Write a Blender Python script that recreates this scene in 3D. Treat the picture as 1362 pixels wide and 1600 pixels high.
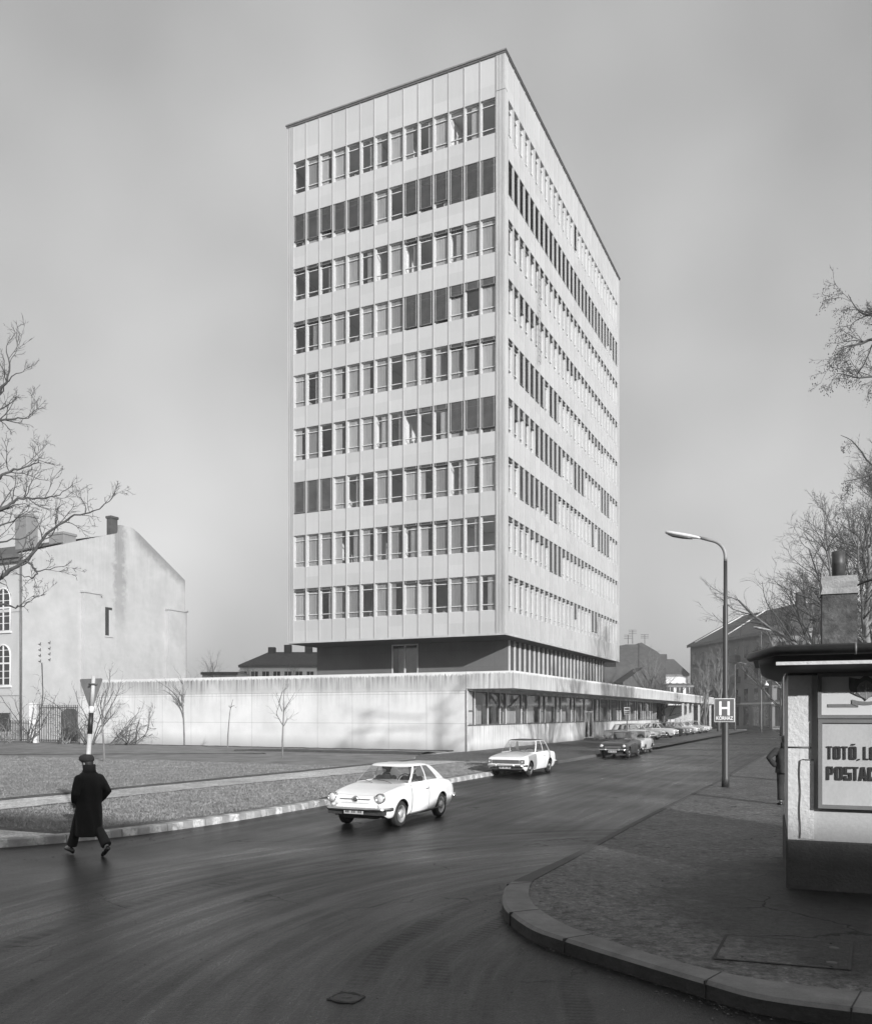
import bpy, math, random
import numpy as np
from mathutils import Vector, Matrix

scene = bpy.context.scene
for o in list(bpy.data.objects):
    bpy.data.objects.remove(o)

# ---------------------------------------------------------------- camera
F, HY, CX, EYE = 1335.0, 1116.0, 681.0, 2.4       # calibration of the photograph (1362 x 1600)
cam_d = bpy.data.cameras.new("camera")
cam = bpy.data.objects.new("camera", cam_d)
scene.collection.objects.link(cam)
cam.location = (0, 0, EYE)
cam.rotation_euler = (math.radians(90), 0, 0)
cam_d.sensor_fit = 'HORIZONTAL'
cam_d.sensor_width = 36.0
cam_d.lens = 36.0 * F / 1362.0
cam_d.shift_y = (HY - 800.0) / 1362.0
cam_d.clip_start = 0.1
cam_d.clip_end = 5000
scene.camera = cam

# ---------------------------------------------------------------- light
SUN_EL = math.radians(16.8)
SAZ = Vector((0.446, -0.895)).normalized()
S = Vector((SAZ.x * math.cos(SUN_EL), SAZ.y * math.cos(SUN_EL), math.sin(SUN_EL)))
world = bpy.data.worlds.new("World")
scene.world = world
world.use_nodes = True
wn, wl = world.node_tree.nodes, world.node_tree.links
wn.clear()
sky = wn.new('ShaderNodeTexSky')
sky.sky_type = 'NISHITA'
sky.sun_disc = False
sky.sun_elevation = SUN_EL
sky.sun_rotation = math.atan2(SAZ.x, SAZ.y)
sky.air_density, sky.dust_density, sky.ozone_density = 1.0, 3.5, 1.0
bw = wn.new('ShaderNodeRGBToBW')                   # black-and-white film
bg = wn.new('ShaderNodeBackground')
bg.inputs['Strength'].default_value = 0.10
VEIL = 2.5
wo = wn.new('ShaderNodeOutputWorld')
tc = wn.new('ShaderNodeTexCoord')
nz = wn.new('ShaderNodeTexNoise')                  # broad thin veil of cloud
nz.inputs['Scale'].default_value = 2.5
nz.inputs['Detail'].default_value = 3.0
nz.inputs['Roughness'].default_value = 0.45
mr = wn.new('ShaderNodeMapRange')
mr.inputs['From Min'].default_value, mr.inputs['From Max'].default_value = 0.3, 0.7
mr.inputs['To Min'].default_value, mr.inputs['To Max'].default_value = 0.72, 1.26
mu = wn.new('ShaderNodeMath'); mu.operation = 'MULTIPLY'
wl.new(tc.outputs['Generated'], nz.inputs['Vector'])
wl.new(nz.outputs['Fac'], mr.inputs['Value'])
wl.new(sky.outputs['Color'], bw.inputs['Color'])
thin = wn.new('ShaderNodeMath'); thin.operation = 'MULTIPLY'; thin.inputs[1].default_value = .45
wl.new(bw.outputs['Val'], thin.inputs[0]); wl.new(thin.outputs[0], mu.inputs[0]); wl.new(mr.outputs['Result'], mu.inputs[1])
veil = wn.new('ShaderNodeMath'); veil.operation = 'MULTIPLY_ADD'      # thin bright winter haze over the blue
veil.inputs[1].default_value = 1.0
vm = wn.new('ShaderNodeMath'); vm.operation = 'MULTIPLY'; vm.inputs[1].default_value = VEIL
wl.new(mr.outputs['Result'], vm.inputs[0])
wl.new(mu.outputs[0], veil.inputs[0]); wl.new(vm.outputs[0], veil.inputs[2])
wl.new(veil.outputs[0], bg.inputs['Color'])
wl.new(bg.outputs['Background'], wo.inputs['Surface'])

sun_d = bpy.data.lights.new("sun", 'SUN')
sun_d.energy = 3.85
sun_d.angle = math.radians(0.8)
sun_d.color = (1, 1, 1)                            # black-and-white film
sun = bpy.data.objects.new("sun", sun_d)
scene.collection.objects.link(sun)
sun.rotation_euler = (-S).to_track_quat('-Z', 'Y').to_euler()
sun.location = (30, -40, 60)

scene.view_settings.view_transform = 'Standard'
scene.view_settings.look = 'None'
scene.view_settings.exposure = 0.60
scene.view_settings.gamma = 1.0
scene.cycles.max_bounces = 8
scene.cycles.transparent_max_bounces = 16
scene.cycles.use_denoising = True

# ---------------------------------------------------------------- helpers
R25 = -math.atan2(.4240, .9057)                    # the street grid is turned by 25 degrees
GX = Vector((math.cos(R25), math.sin(R25), 0)); GY = Vector((-math.sin(R25), math.cos(R25), 0))
W0 = Vector((1.82, 51.7, 0))                       # corner of the low building
T0 = Vector((4.15, 51.3, 0))                       # corner of the tower

def gp(u, v, z=0.0):
    Y = (EYE - z) * F / (v - HY)
    return Vector(((u - CX) / F * Y, Y, z))
def at(u, v, Y):
    return Vector(((u - CX) / F * Y, Y, EYE + (HY - v) / F * Y))
def G(x, y, z=0.0):
    return W0 + GX * x + GY * y + Vector((0, 0, z))
def toG(p):
    d = Vector(p) - W0
    return d.dot(GX), d.dot(GY)

def tag(o, label=None, cat=None, group=None, kind=None):
    if label: o['label'] = label
    if cat: o['category'] = cat
    if group: o['group'] = group
    if kind: o['kind'] = kind
    return o
def empty(name, label, cat, loc=(0, 0, 0), rz=0.0, group=None):
    o = bpy.data.objects.new(name, None)
    scene.collection.objects.link(o)
    o.location = loc; o.rotation_euler = (0, 0, rz)
    return tag(o, label, cat, group)
def copy_tree(o, parent=None):
    c = o.copy(); scene.collection.objects.link(c); c.parent = parent
    for ch in o.children: copy_tree(ch, c)
    return c

class MB:
    def __init__(s): s.v = []; s.f = []; s.m = []; s.sm = []
    def add(s, vs, fs, m=0, smooth=False):
        b = len(s.v); s.v.extend([tuple(p) for p in vs])
        for f in fs:
            s.f.append(tuple(b + i for i in f)); s.m.append(m); s.sm.append(smooth)
    def box(s, a, b, m=0):
        x0, y0, z0 = a; x1, y1, z1 = b
        s.add([(x0,y0,z0),(x1,y0,z0),(x1,y1,z0),(x0,y1,z0),(x0,y0,z1),(x1,y0,z1),(x1,y1,z1),(x0,y1,z1)],
              [(0,3,2,1),(4,5,6,7),(0,1,5,4),(1,2,6,5),(2,3,7,6),(3,0,4,7)], m)
    def bbox(s, a, b, bv=.01, m=0):                # box with chamfered vertical and horizontal edges
        x0, y0, z0 = a; x1, y1, z1 = b; c = bv
        def ring(z, i):
            return [(x0+c+i,y0+i,z),(x1-c-i,y0+i,z),(x1-i,y0+c+i,z),(x1-i,y1-c-i,z),(x1-c-i,y1-i,z),(x0+c+i,y1-i,z),(x0+i,y1-c-i,z),(x0+i,y0+c+i,z)]
        s.loft([ring(z0, c), ring(z0+c, 0), ring(z1-c, 0), ring(z1, c)], m=m, cap=True)
    def quad(s, a, b, c, d, m=0): s.add([a, b, c, d], [(0, 1, 2, 3)], m)
    def prism(s, poly, z0, z1, m=0, mt=None):
        n = len(poly)
        s.add([(p[0], p[1], z0) for p in poly] + [(p[0], p[1], z1) for p in poly],
              [tuple(range(n))[::-1]] + [(i, (i+1) % n, n + (i+1) % n, n + i) for i in range(n)], m)
        s.add([(p[0], p[1], z1) for p in poly], [tuple(range(n))], m if mt is None else mt)
    def loft(s, rings, m=0, cap=True, smooth=False, closed=True):
        n = len(rings[0]); vs = [p for r in rings for p in r]; fs = []
        for j in range(len(rings) - 1):
            for i in range(n if closed else n - 1):
                k = (i + 1) % n
                fs.append((j*n+i, j*n+k, (j+1)*n+k, (j+1)*n+i))
        if cap and closed:
            fs.append(tuple(range(n))[::-1]); fs.append(tuple((len(rings)-1)*n + i for i in range(n)))
        s.add(vs, fs, m, smooth)
    def tube(s, pts, rad, n=6, m=0, smooth=True, cap=True, sz=1.0):
        pts = [Vector(p) for p in pts]
        if not hasattr(rad, '__len__'): rad = [rad] * len(pts)
        rings = []; prev = None
        for i, p in enumerate(pts):
            t = (pts[min(i+1, len(pts)-1)] - pts[max(i-1, 0)])
            if t.length < 1e-9: t = Vector((0, 0, 1))
            t.normalize()
            if prev is None:
                a = Vector((0, 0, 1)) if abs(t.z) < .9 else Vector((1, 0, 0))
                u = t.cross(a).normalized()
            else:
                u = (prev - t * prev.dot(t))
                u = u.normalized() if u.length > 1e-6 else t.orthogonal().normalized()
            prev = u; w = t.cross(u)
            rings.append([p + (u * math.cos(2*math.pi*k/n) + w * math.sin(2*math.pi*k/n) * sz) * rad[i] for k in range(n)])
        s.loft(rings, m, cap, smooth)
    def lathe(s, prof, n=24, axis='z', o=(0, 0, 0), m=0, smooth=True):
        o = Vector(o); rings = []
        for r, h in prof:
            ring = []
            for k in range(n):
                a = 2*math.pi*k/n; c, q = math.cos(a)*r, math.sin(a)*r
                p = {'z': (c, q, h), 'y': (c, h, q), 'x': (h, c, q)}[axis]
                ring.append(o + Vector(p))
            rings.append(ring)
        s.loft(rings, m, True, smooth)
    def ball(s, c, r, n=12, m=0):
        rx, ry, rz = r if hasattr(r, '__len__') else (r, r, r)
        rings = []
        for j in range(1, n):
            t = math.pi * j / n
            rings.append([(c[0]+rx*math.sin(t)*math.cos(2*math.pi*k/(2*n)), c[1]+ry*math.sin(t)*math.sin(2*math.pi*k/(2*n)), c[2]-rz*math.cos(t)) for k in range(2*n)])
        s.loft(rings, m, True, True)
    def bake(s, name):
        me = bpy.data.meshes.new(name)
        me.from_pydata(s.v, [], s.f); me.update()
        return me
    def build(s, name, mats, parent=None, label=None, kind=None, smooth=None):
        me = s.bake(name)
        if not isinstance(mats, (list, tuple)): mats = [mats]
        for m in mats: me.materials.append(m)
        me.polygons.foreach_set('material_index', [min(x, len(mats)-1) for x in s.m])
        me.polygons.foreach_set('use_smooth', [bool(x) if smooth is None else smooth for x in s.sm])
        me.update()
        o = bpy.data.objects.new(name, me)
        scene.collection.objects.link(o)
        if parent is not None: o.parent = parent
        return tag(o, label, None, None, kind)

def evaluated(o, name):
    dg = bpy.context.evaluated_depsgraph_get()
    me = bpy.data.meshes.new_from_object(o.evaluated_get(dg), depsgraph=dg)
    me.name = name
    return me
def remeshed(mb, name, mat, voxel, parent=None, smooth_it=3, disp=None):
    t = mb.build(name, mat)
    m = t.modifiers.new('r', 'REMESH'); m.mode = 'VOXEL'; m.voxel_size = voxel
    if smooth_it:
        q = t.modifiers.new('s', 'SMOOTH'); q.iterations = smooth_it; q.factor = .5
    me = evaluated(t, name)
    bpy.data.objects.remove(t)
    me.polygons.foreach_set('use_smooth', [True] * len(me.polygons))
    if not me.materials: me.materials.append(mat)
    o = bpy.data.objects.new(name, me); scene.collection.objects.link(o)
    if parent is not None: o.parent = parent
    return o
def text_mesh(name, body, size, mat, parent, M, extrude=.004, offset=0.0, align='CENTER', xs=1.0):
    c = bpy.data.curves.new(name, 'FONT'); c.body = body; c.size = size
    c.extrude = extrude; c.offset = offset; c.align_x = align; c.align_y = 'CENTER'
    t = bpy.data.objects.new(name, c); scene.collection.objects.link(t)
    me = evaluated(t, name); bpy.data.objects.remove(t)
    me.transform(Matrix.Diagonal((xs, 1, 1, 1)))
    me.transform(M)
    me.materials.clear(); me.materials.append(mat)
    o = bpy.data.objects.new(name, me); scene.collection.objects.link(o); o.parent = parent
    return o

# ---------------------------------------------------------------- materials
def newmat(name):
    m = bpy.data.materials.new(name); m.use_nodes = True
    n = m.node_tree.nodes; n.clear()
    out = n.new('ShaderNodeOutputMaterial'); b = n.new('ShaderNodeBsdfPrincipled')
    m.node_tree.links.new(b.outputs[0], out.inputs['Surface'])
    return m, n, m.node_tree.links, b
def val(n, l, op, a, b=None, c=None):
    x = n.new('ShaderNodeMath'); x.operation = op
    for i, q in enumerate((a, b, c)):
        if q is None: continue
        if isinstance(q, (int, float)): x.inputs[i].default_value = q
        else: l.new(q, x.inputs[i])
    return x.outputs[0]
def noise(n, l, vec, scale, detail=4, rough=.5, dist=0):
    x = n.new('ShaderNodeTexNoise'); x.inputs['Scale'].default_value = scale
    x.inputs['Detail'].default_value = detail; x.inputs['Roughness'].default_value = rough
    x.inputs['Distortion'].default_value = dist
    l.new(vec, x.inputs['Vector']); return x.outputs['Fac']
def rng(n, l, v, a, b, c, d, smooth=False):
    x = n.new('ShaderNodeMapRange'); x.clamp = True
    if smooth: x.interpolation_type = 'SMOOTHSTEP'
    for k, q in zip(('From Min', 'From Max', 'To Min', 'To Max'), (a, b, c, d)): x.inputs[k].default_value = q
    l.new(v, x.inputs['Value']); return x.outputs[0]
def mapped(n, l, scale=(1, 1, 1), src='Object', rot=(0, 0, 0)):
    t = n.new('ShaderNodeTexCoord'); mp = n.new('ShaderNodeMapping')
    mp.inputs['Scale'].default_value = scale; mp.inputs['Rotation'].default_value = rot
    l.new(t.outputs[src], mp.inputs['Vector']); return mp.outputs[0]
def rotated(n, l, ang, scale):
    a = mapped(n, l, (1, 1, 1), rot=(0, 0, ang)); mp = n.new('ShaderNodeMapping'); mp.inputs['Scale'].default_value = scale
    l.new(a, mp.inputs['Vector']); return mp.outputs[0]
def bump(n, l, b, h, strength, dist=.02):
    x = n.new('ShaderNodeBump'); x.inputs['Strength'].default_value = strength; x.inputs['Distance'].default_value = dist
    l.new(h, x.inputs['Height']); l.new(x.outputs[0], b.inputs['Normal'])
def grey(n, l, v, b):
    c = n.new('ShaderNodeCombineColor')
    for i in range(3): l.new(v, c.inputs[i])
    l.new(c.outputs[0], b.inputs['Base Color'])

def simple(name, base, rough=.6, var=.12, scale=3.0, stretch=(1, 1, 1), fine=40.0, bmp=.15, bdist=.01, metal=0.0, spec=.5, coat=0.0):
    m, n, l, b = newmat(name)
    vec = mapped(n, l, stretch)
    a = noise(n, l, vec, scale, 6, .6)
    f = noise(n, l, vec, fine, 3, .6)
    k = val(n, l, 'MULTIPLY', rng(n, l, a, .3, .7, base*(1-var), base*(1+var)), rng(n, l, f, .3, .7, 1-var*.4, 1+var*.4))
    grey(n, l, k, b)
    b.inputs['Roughness'].default_value = rough; b.inputs['Metallic'].default_value = metal
    b.inputs['Specular IOR Level'].default_value = spec
    if coat:
        b.inputs['Coat Weight'].default_value = coat; b.inputs['Coat Roughness'].default_value = .06
    if bmp: bump(n, l, b, f, bmp, bdist)
    return m
def glass_mat(name, tint=.9, ior=1.5, rough=.02, wob=0.0, gain=1.0):
    m = bpy.data.materials.new(name); m.use_nodes = True
    n, l = m.node_tree.nodes, m.node_tree.links; n.clear()
    out = n.new('ShaderNodeOutputMaterial'); tr = n.new('ShaderNodeBsdfTransparent'); gl = n.new('ShaderNodeBsdfGlossy')
    tr.inputs[0].default_value = (tint, tint, tint, 1); gl.inputs['Roughness'].default_value = rough
    lw = n.new('ShaderNodeLayerWeight'); lw.inputs['Blend'].default_value = .5      # Schlick, the same from both sides of a thin pane
    mx = n.new('ShaderNodeMixShader'); r0 = min(.3, ((ior-1)/(ior+1))**2*gain)
    p5 = val(n, l, 'POWER', lw.outputs['Facing'], 5.0)
    l.new(val(n, l, 'MULTIPLY_ADD', p5, 1-r0, r0), mx.inputs[0])
    l.new(tr.outputs[0], mx.inputs[1]); l.new(gl.outputs[0], mx.inputs[2])
    l.new(mx.outputs[0], out.inputs['Surface'])
    if wob:
        bp = n.new('ShaderNodeBump'); bp.inputs['Strength'].default_value = wob; bp.inputs['Distance'].default_value = .02
        nn = n.new('ShaderNodeTexNoise'); nn.inputs['Scale'].default_value = 1.3
        tcx = n.new('ShaderNodeTexCoord'); l.new(tcx.outputs['Object'], nn.inputs['Vector'])
        l.new(nn.outputs['Fac'], bp.inputs['Height']); l.new(bp.outputs[0], gl.inputs['Normal'])
    return m

M = {}
def panel_mat():
    m, n, l, b = newmat('enamelled_panel')
    t = n.new('ShaderNodeTexCoord'); sp = n.new('ShaderNodeSeparateXYZ'); l.new(t.outputs['Object'], sp.inputs[0])
    cv = n.new('ShaderNodeCombineXYZ')
    l.new(val(n, l, 'FLOOR', val(n, l, 'DIVIDE', val(n, l, 'ADD', sp.outputs['X'], 15.25), 1.048)), cv.inputs[0])
    l.new(val(n, l, 'FLOOR', val(n, l, 'DIVIDE', val(n, l, 'SUBTRACT', sp.outputs['Y'], .45), 1.025)), cv.inputs[1])
    l.new(val(n, l, 'FLOOR', val(n, l, 'DIVIDE', val(n, l, 'SUBTRACT', sp.outputs['Z'], 8.0), 3.606)), cv.inputs[2])
    w = n.new('ShaderNodeTexWhiteNoise'); l.new(cv.outputs[0], w.inputs['Vector'])
    st = noise(n, l, mapped(n, l, (3.5, 3.5, .3)), 1, 5, .65); bg_ = noise(n, l, t.outputs['Object'], .18, 4, .5)
    v = val(n, l, 'MULTIPLY', rng(n, l, w.outputs['Value'], 0, 1, .40, .445), rng(n, l, st, .3, .7, .965, 1.02))
    v = val(n, l, 'MULTIPLY', v, rng(n, l, bg_, .3, .7, .95, 1.04))
    grey(n, l, v, b); b.inputs['Roughness'].default_value = .4; return m
M['panel'] = panel_mat()
M['panel_rib'] = simple('aluminium_rib', .40, .4, .12, 2, (1, 1, .1), 50, .04)
M['dark_trim'] = simple('dark_metal_trim', .10, .5, .25, 4)
M['frame'] = simple('aluminium_frame', .50, .4, .1, 5)
M['blind'] = simple('grey_slat_blind', .10, .55, .3, 1.2, fine=25)
M['curtain'] = simple('net_curtain', .34, .9, .2, 1.5, (6, 6, .6), 30)
for i_, a_ in enumerate((.19, .26, .33)): M['net%d' % i_] = simple('grey_net_curtain', a_, .9, .16, .9, (4, 4, .5), 8)
M['room'] = simple('room_plaster', .80, .85, .15, .7)
M['room_floor'] = simple('room_floor', .5, .7, .1, 1)
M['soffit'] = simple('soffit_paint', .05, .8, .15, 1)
M['base_wall'] = simple('grey_brick_veneer', .2, .75, .14, 1.2, (1, 1, 1), 18, .3)
M['fin'] = simple('light_concrete_fin', .5, .7, .12, 2)
M['glass'] = glass_mat('window_glass', .93, 1.55, .015, .06, 2.6)
M['car_glass'] = glass_mat('car_glass', .88, 1.5, .01, 0, 1.3)
M['roof_sheet'] = simple('roofing_felt', .12, .8, .2, 1)
M['bark'] = simple('bark', .085, .9, .3, 6, (1, 1, .3), 40, .5)
M['bark_pale'] = simple('pale_bark', .16, .85, .35, 3, (1, 1, .5), 30, .4)
M['twig'] = simple('twig_bark', .07, .9, .3, 2)
M['black_iron'] = simple('painted_iron', .05, .5, .3, 8)
M['chrome'] = simple('chrome', .75, .14, .06, 6, metal=1.0, bmp=0)
M['rubber'] = simple('rubber', .022, .75, .3, 12)
M['car_dark_inside'] = simple('car_interior', .035, .8, .3, 6)
M['white_paint'] = simple('white_car_paint', .80, .3, .05, 1.2, fine=6, bmp=0, coat=.5)
M['wing_grey'] = simple('wing_grey', .27, .6, .08, 3, bmp=.05)
M['cream'] = simple('cream_plaster', .42, .9, .12, .35, (1, 1, .5), 14, .25)

def concrete(name, base, streak_top, streak_len, amt, joint=None, jw=.012, dirt_bottom=None, white_drip=None):
    """weathered plaster: run-off streaks below an edge, panel joints, patchy tone (object coords)"""
    m, n, l, b = newmat(name)
    t = n.new('ShaderNodeTexCoord'); sep = n.new('ShaderNodeSeparateXYZ'); l.new(t.outputs['Object'], sep.inputs[0])
    big = noise(n, l, t.outputs['Object'], .45, 5, .6); fine = noise(n, l, t.outputs['Object'], 22, 4, .7)
    v = rng(n, l, big, .3, .7, base*.86, base*1.1)
    st = noise(n, l, mapped(n, l, (5.5, 5.5, .22)), 1.0, 5, .65)
    st2 = noise(n, l, mapped(n, l, (1.1, 1.1, .1)), 1.0, 3, .5)
    edge = val(n, l, 'SUBTRACT', streak_top, sep.outputs['Z'])              # metres below the edge
    reach = rng(n, l, st2, .3, .7, streak_len*.35, streak_len*1.5)
    fall = val(n, l, 'SUBTRACT', 1.0, val(n, l, 'DIVIDE', edge, reach)); fall = rng(n, l, fall, 0, 1, 0, 1)
    dark = val(n, l, 'MULTIPLY', rng(n, l, st, .42, .68, 0, 1), fall)
    if white_drip:
        lip = rng(n, l, val(n, l, 'SUBTRACT', edge, rng(n, l, noise(n, l, mapped(n, l, (9, 9, .01)), 1, 2, .7), .3, .7, white_drip*.5, white_drip*1.7)), -.02, .05, 0, 1)
        dark = val(n, l, 'MULTIPLY', val(n, l, 'ADD', dark, .35), lip)
        dark = val(n, l, 'MULTIPLY', dark, rng(n, l, edge, streak_len*.7, streak_len*1.5, 1, 0))
    k = val(n, l, 'SUBTRACT', 1.0, val(n, l, 'MULTIPLY', dark, amt))
    v = val(n, l, 'MULTIPLY', v, k)
    if dirt_bottom:
        db = rng(n, l, val(n, l, 'ADD', sep.outputs['Z'], val(n, l, 'MULTIPLY', big, -.5)), -.3, dirt_bottom, .55, 1)
        v = val(n, l, 'MULTIPLY', v, db)
    if joint:
        px, pz = joint
        wob = val(n, l, 'MULTIPLY', noise(n, l, t.outputs['Object'], 2, 3), .02)
        for ax, per in (('X', px), ('Y', px), ('Z', pz)):
            if not per: continue
            fr = val(n, l, 'FRACT', val(n, l, 'DIVIDE', val(n, l, 'ADD', sep.outputs[ax], wob), per))
            d = val(n, l, 'MULTIPLY', val(n, l, 'MINIMUM', fr, val(n, l, 'SUBTRACT', 1.0, fr)), per)
            g = rng(n, l, d, jw*.3, jw*1.3, .72, 1)
            if ax != 'Z':
                geo = n.new('ShaderNodeNewGeometry'); vt = n.new('ShaderNodeVectorTransform'); vt.vector_type = 'NORMAL'
                vt.convert_from = 'WORLD'; vt.convert_to = 'OBJECT'
                l.new(geo.outputs['True Normal'], vt.inputs[0]); s2 = n.new('ShaderNodeSeparateXYZ'); l.new(vt.outputs[0], s2.inputs[0])
                facing = rng(n, l, val(n, l, 'ABSOLUTE', s2.outputs[ax]), .5, .6, 0, 1)
                g = val(n, l, 'MAXIMUM', g, facing)
            v = val(n, l, 'MULTIPLY', v, g)
    v = val(n, l, 'MULTIPLY', v, rng(n, l, fine, .3, .7, .94, 1.05))
    grey(n, l, v, b)
    b.inputs['Roughness'].default_value = .88
    bump(n, l, b, val(n, l, 'ADD', fine, val(n, l, 'MULTIPLY', big, .5)), .25, .02)
    return m
M['podium_wall'] = concrete('weathered_render', .62, 3.8, 1.3, .22, (2.65, 1.83), .024, .8)
M['podium_band'] = concrete('stained_render_band', .62, 4.97, 1.3, .78, (2.65, None), .012, None, .16)
M['fascia'] = concrete('stained_fascia', .66, 4.97, 1.9, .62, None, .01, None, .10)
M['dado'] = concrete('stained_dado', .62, 1.68, 2.2, .55, (4.2, None), .014, .35)
def gable_plaster():
    M_ = concrete('old_gable_plaster', .43, 19.0, 9.0, .12, None, .01, None)
    n, l = M_.node_tree.nodes, M_.node_tree.links; b = [x for x in n if x.type == 'BSDF_PRINCIPLED'][0]
    old = b.inputs['Base Color'].links[0].from_socket; t = n.new('ShaderNodeTexCoord'); sp = n.new('ShaderNodeSeparateXYZ'); l.new(t.outputs['Object'], sp.inputs[0])
    P = t.outputs['Object']; a = noise(n, l, P, 1.4, 6, .7); big = noise(n, l, P, .22, 5, .6); rag = val(n, l, 'MULTIPLY', val(n, l, 'SUBTRACT', a, .5), 2.2)
    y, z = sp.outputs['Y'], sp.outputs['Z']
    flue = rng(n, l, val(n, l, 'ABSOLUTE', val(n, l, 'ADD', val(n, l, 'SUBTRACT', y, 10.9), rag)), .35, .9, 1, 0)      # soot over the chimney flue
    flue = val(n, l, 'MULTIPLY', flue, rng(n, l, val(n, l, 'ADD', z, rag), 8, 15, 0, 1))
    slope = val(n, l, 'SUBTRACT', val(n, l, 'SUBTRACT', 26.9, val(n, l, 'MULTIPLY', y, .505)), z)                        # wet edge under the right-hand verge
    edge = val(n, l, 'MULTIPLY', rng(n, l, val(n, l, 'ADD', slope, val(n, l, 'MULTIPLY', rag, .8)), .2, 1.3, 1, 0), rng(n, l, y, 12, 13.5, 0, 1))
    blot = rng(n, l, big, .50, .64, 0, .55); blot = val(n, l, 'MULTIPLY', blot, rng(n, l, a, .35, .6, .4, 1))
    k = val(n, l, 'SUBTRACT', 1.0, val(n, l, 'MAXIMUM', val(n, l, 'MULTIPLY', flue, .36), val(n, l, 'MAXIMUM', val(n, l, 'MULTIPLY', edge, .42), val(n, l, 'MULTIPLY', blot, .30))))
    mx = n.new('ShaderNodeVectorMath'); mx.operation = 'SCALE'; l.new(old, mx.inputs[0]); l.new(k, mx.inputs['Scale']); l.new(mx.outputs[0], b.inputs['Base Color'])
    return M_
M['old_plaster'] = gable_plaster()

def asphalt(name, base, rough0, rough1, arcs=None, wet=.35, streaks=True, spec=.5, blot=0, contrast=.33):
    m, n, l, b = newmat(name)
    t = n.new('ShaderNodeTexCoord'); P = t.outputs['Object']
    big = noise(n, l, P, .16, 5, .55, .4); mid = noise(n, l, P, 1.1, 5, .65); fine = noise(n, l, P, 45, 3, .7); grit = noise(n, l, P, 160, 2, .6)
    sp3 = noise(n, l, P, 9, 4, .75); crk = noise(n, l, P, .55, 6, .62)
    v = rng(n, l, mid, .28, .72, base*.72, base*1.28)
    v = val(n, l, 'MULTIPLY', v, rng(n, l, fine, .3, .7, .62, 1.4))
    v = val(n, l, 'MULTIPLY', v, rng(n, l, sp3, .32, .68, 1-contrast, 1+contrast*1.3))
    v = val(n, l, 'MULTIPLY', v, rng(n, l, noise(n, l, P, 19, 3, .8), .34, .66, 1-contrast*.9, 1+contrast*1.2))
    v = val(n, l, 'MULTIPLY', v, rng(n, l, val(n, l, 'ABSOLUTE', val(n, l, 'SUBTRACT', crk, .5)), 0, .006, .6, 1))
    v = val(n, l, 'MULTIPLY', v, rng(n, l, noise(n, l, P, 26, 2, .5), .66, .72, 1, .5))
    v = val(n, l, 'MULTIPLY', v, rng(n, l, big, .35, .65, .8, 1.15))
    ro = val(n, l, 'ADD', rng(n, l, big, .35, .62, rough1, rough0), rng(n, l, fine, .3, .7, -.08, .08))
    if streaks:
        st = noise(n, l, rotated(n, l, -R25, (3.4, .15, 1)), 1.0, 6, .66)   # wheel-worn lanes along the street
        gd = n.new('ShaderNodeSeparateXYZ'); l.new(P, gd.inputs[0]); fm = rng(n, l, gd.outputs['Y'], 13, 19, .12, 1)
        sd_ = val(n, l, 'MULTIPLY', val(n, l, 'SUBTRACT', rng(n, l, st, .36, .64, 0, 1), .5), fm)
        v = val(n, l, 'MULTIPLY', v, val(n, l, 'ADD', 1.0, val(n, l, 'MULTIPLY', sd_, .4)))
        ro = val(n, l, 'ADD', ro, val(n, l, 'MULTIPLY', sd_, .12))
    if arcs:
        cx, cy, r0, r1 = arcs
        sp = n.new('ShaderNodeSeparateXYZ'); l.new(P, sp.inputs[0])
        dx = val(n, l, 'SUBTRACT', sp.outputs['X'], cx); dy = val(n, l, 'SUBTRACT', sp.outputs['Y'], cy)
        rr = val(n, l, 'SQRT', val(n, l, 'ADD', val(n, l, 'MULTIPLY', dx, dx), val(n, l, 'MULTIPLY', dy, dy)))
        an = val(n, l, 'ARCTAN2', dy, dx)
        cv = n.new('ShaderNodeCombineXYZ'); l.new(val(n, l, 'MULTIPLY', rr, 4.2), cv.inputs[0]); l.new(val(n, l, 'MULTIPLY', an, 2.0), cv.inputs[1])
        tr = noise(n, l, cv.outputs[0], 1.0, 7, .7)
        msk = val(n, l, 'MULTIPLY', rng(n, l, rr, r0, r0+1.2, 0, 1), rng(n, l, rr, r1-1.5, r1, 1, 0))
        d = val(n, l, 'MULTIPLY', val(n, l, 'SUBTRACT', rng(n, l, tr, .40, .60, 0, 1), .5), msk)
        v = val(n, l, 'MULTIPLY', v, val(n, l, 'ADD', 1.0, val(n, l, 'MULTIPLY', d, .7)))
        ro = val(n, l, 'ADD', ro, val(n, l, 'MULTIPLY', d, .13))
        # a few wide tyre tracks following the turn, with a ribbed tread
        for rc, hw_, sk in ((8.5, .16, .5), (10.1, .15, -.3), (7.0, .13, .2), (5.4, .14, .1)):
            wv = val(n, l, 'ADD', val(n, l, 'SUBTRACT', rr, rc), val(n, l, 'ADD', val(n, l, 'MULTIPLY', an, sk), val(n, l, 'MULTIPLY', noise(n, l, P, .5, 2), .5)))
            wv = val(n, l, 'ABSOLUTE', wv)
            tk = rng(n, l, wv, hw_*.7, hw_, 1, 0)
            tread = rng(n, l, val(n, l, 'SINE', val(n, l, 'MULTIPLY', an, 420.0)), -.2, .2, .4, 1)
            tk = val(n, l, 'MULTIPLY', val(n, l, 'MULTIPLY', tk, tread), rng(n, l, noise(n, l, P, .8, 3), .42, .58, .1, 1))
            ro = val(n, l, 'ADD', ro, val(n, l, 'MULTIPLY', tk, .14)); v = val(n, l, 'MULTIPLY', v, val(n, l, 'ADD', 1.0, val(n, l, 'MULTIPLY', tk, .5)))
    vo = n.new('ShaderNodeTexVoronoi'); vo.feature = 'DISTANCE_TO_EDGE'; vo.inputs['Scale'].default_value = .42
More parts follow.
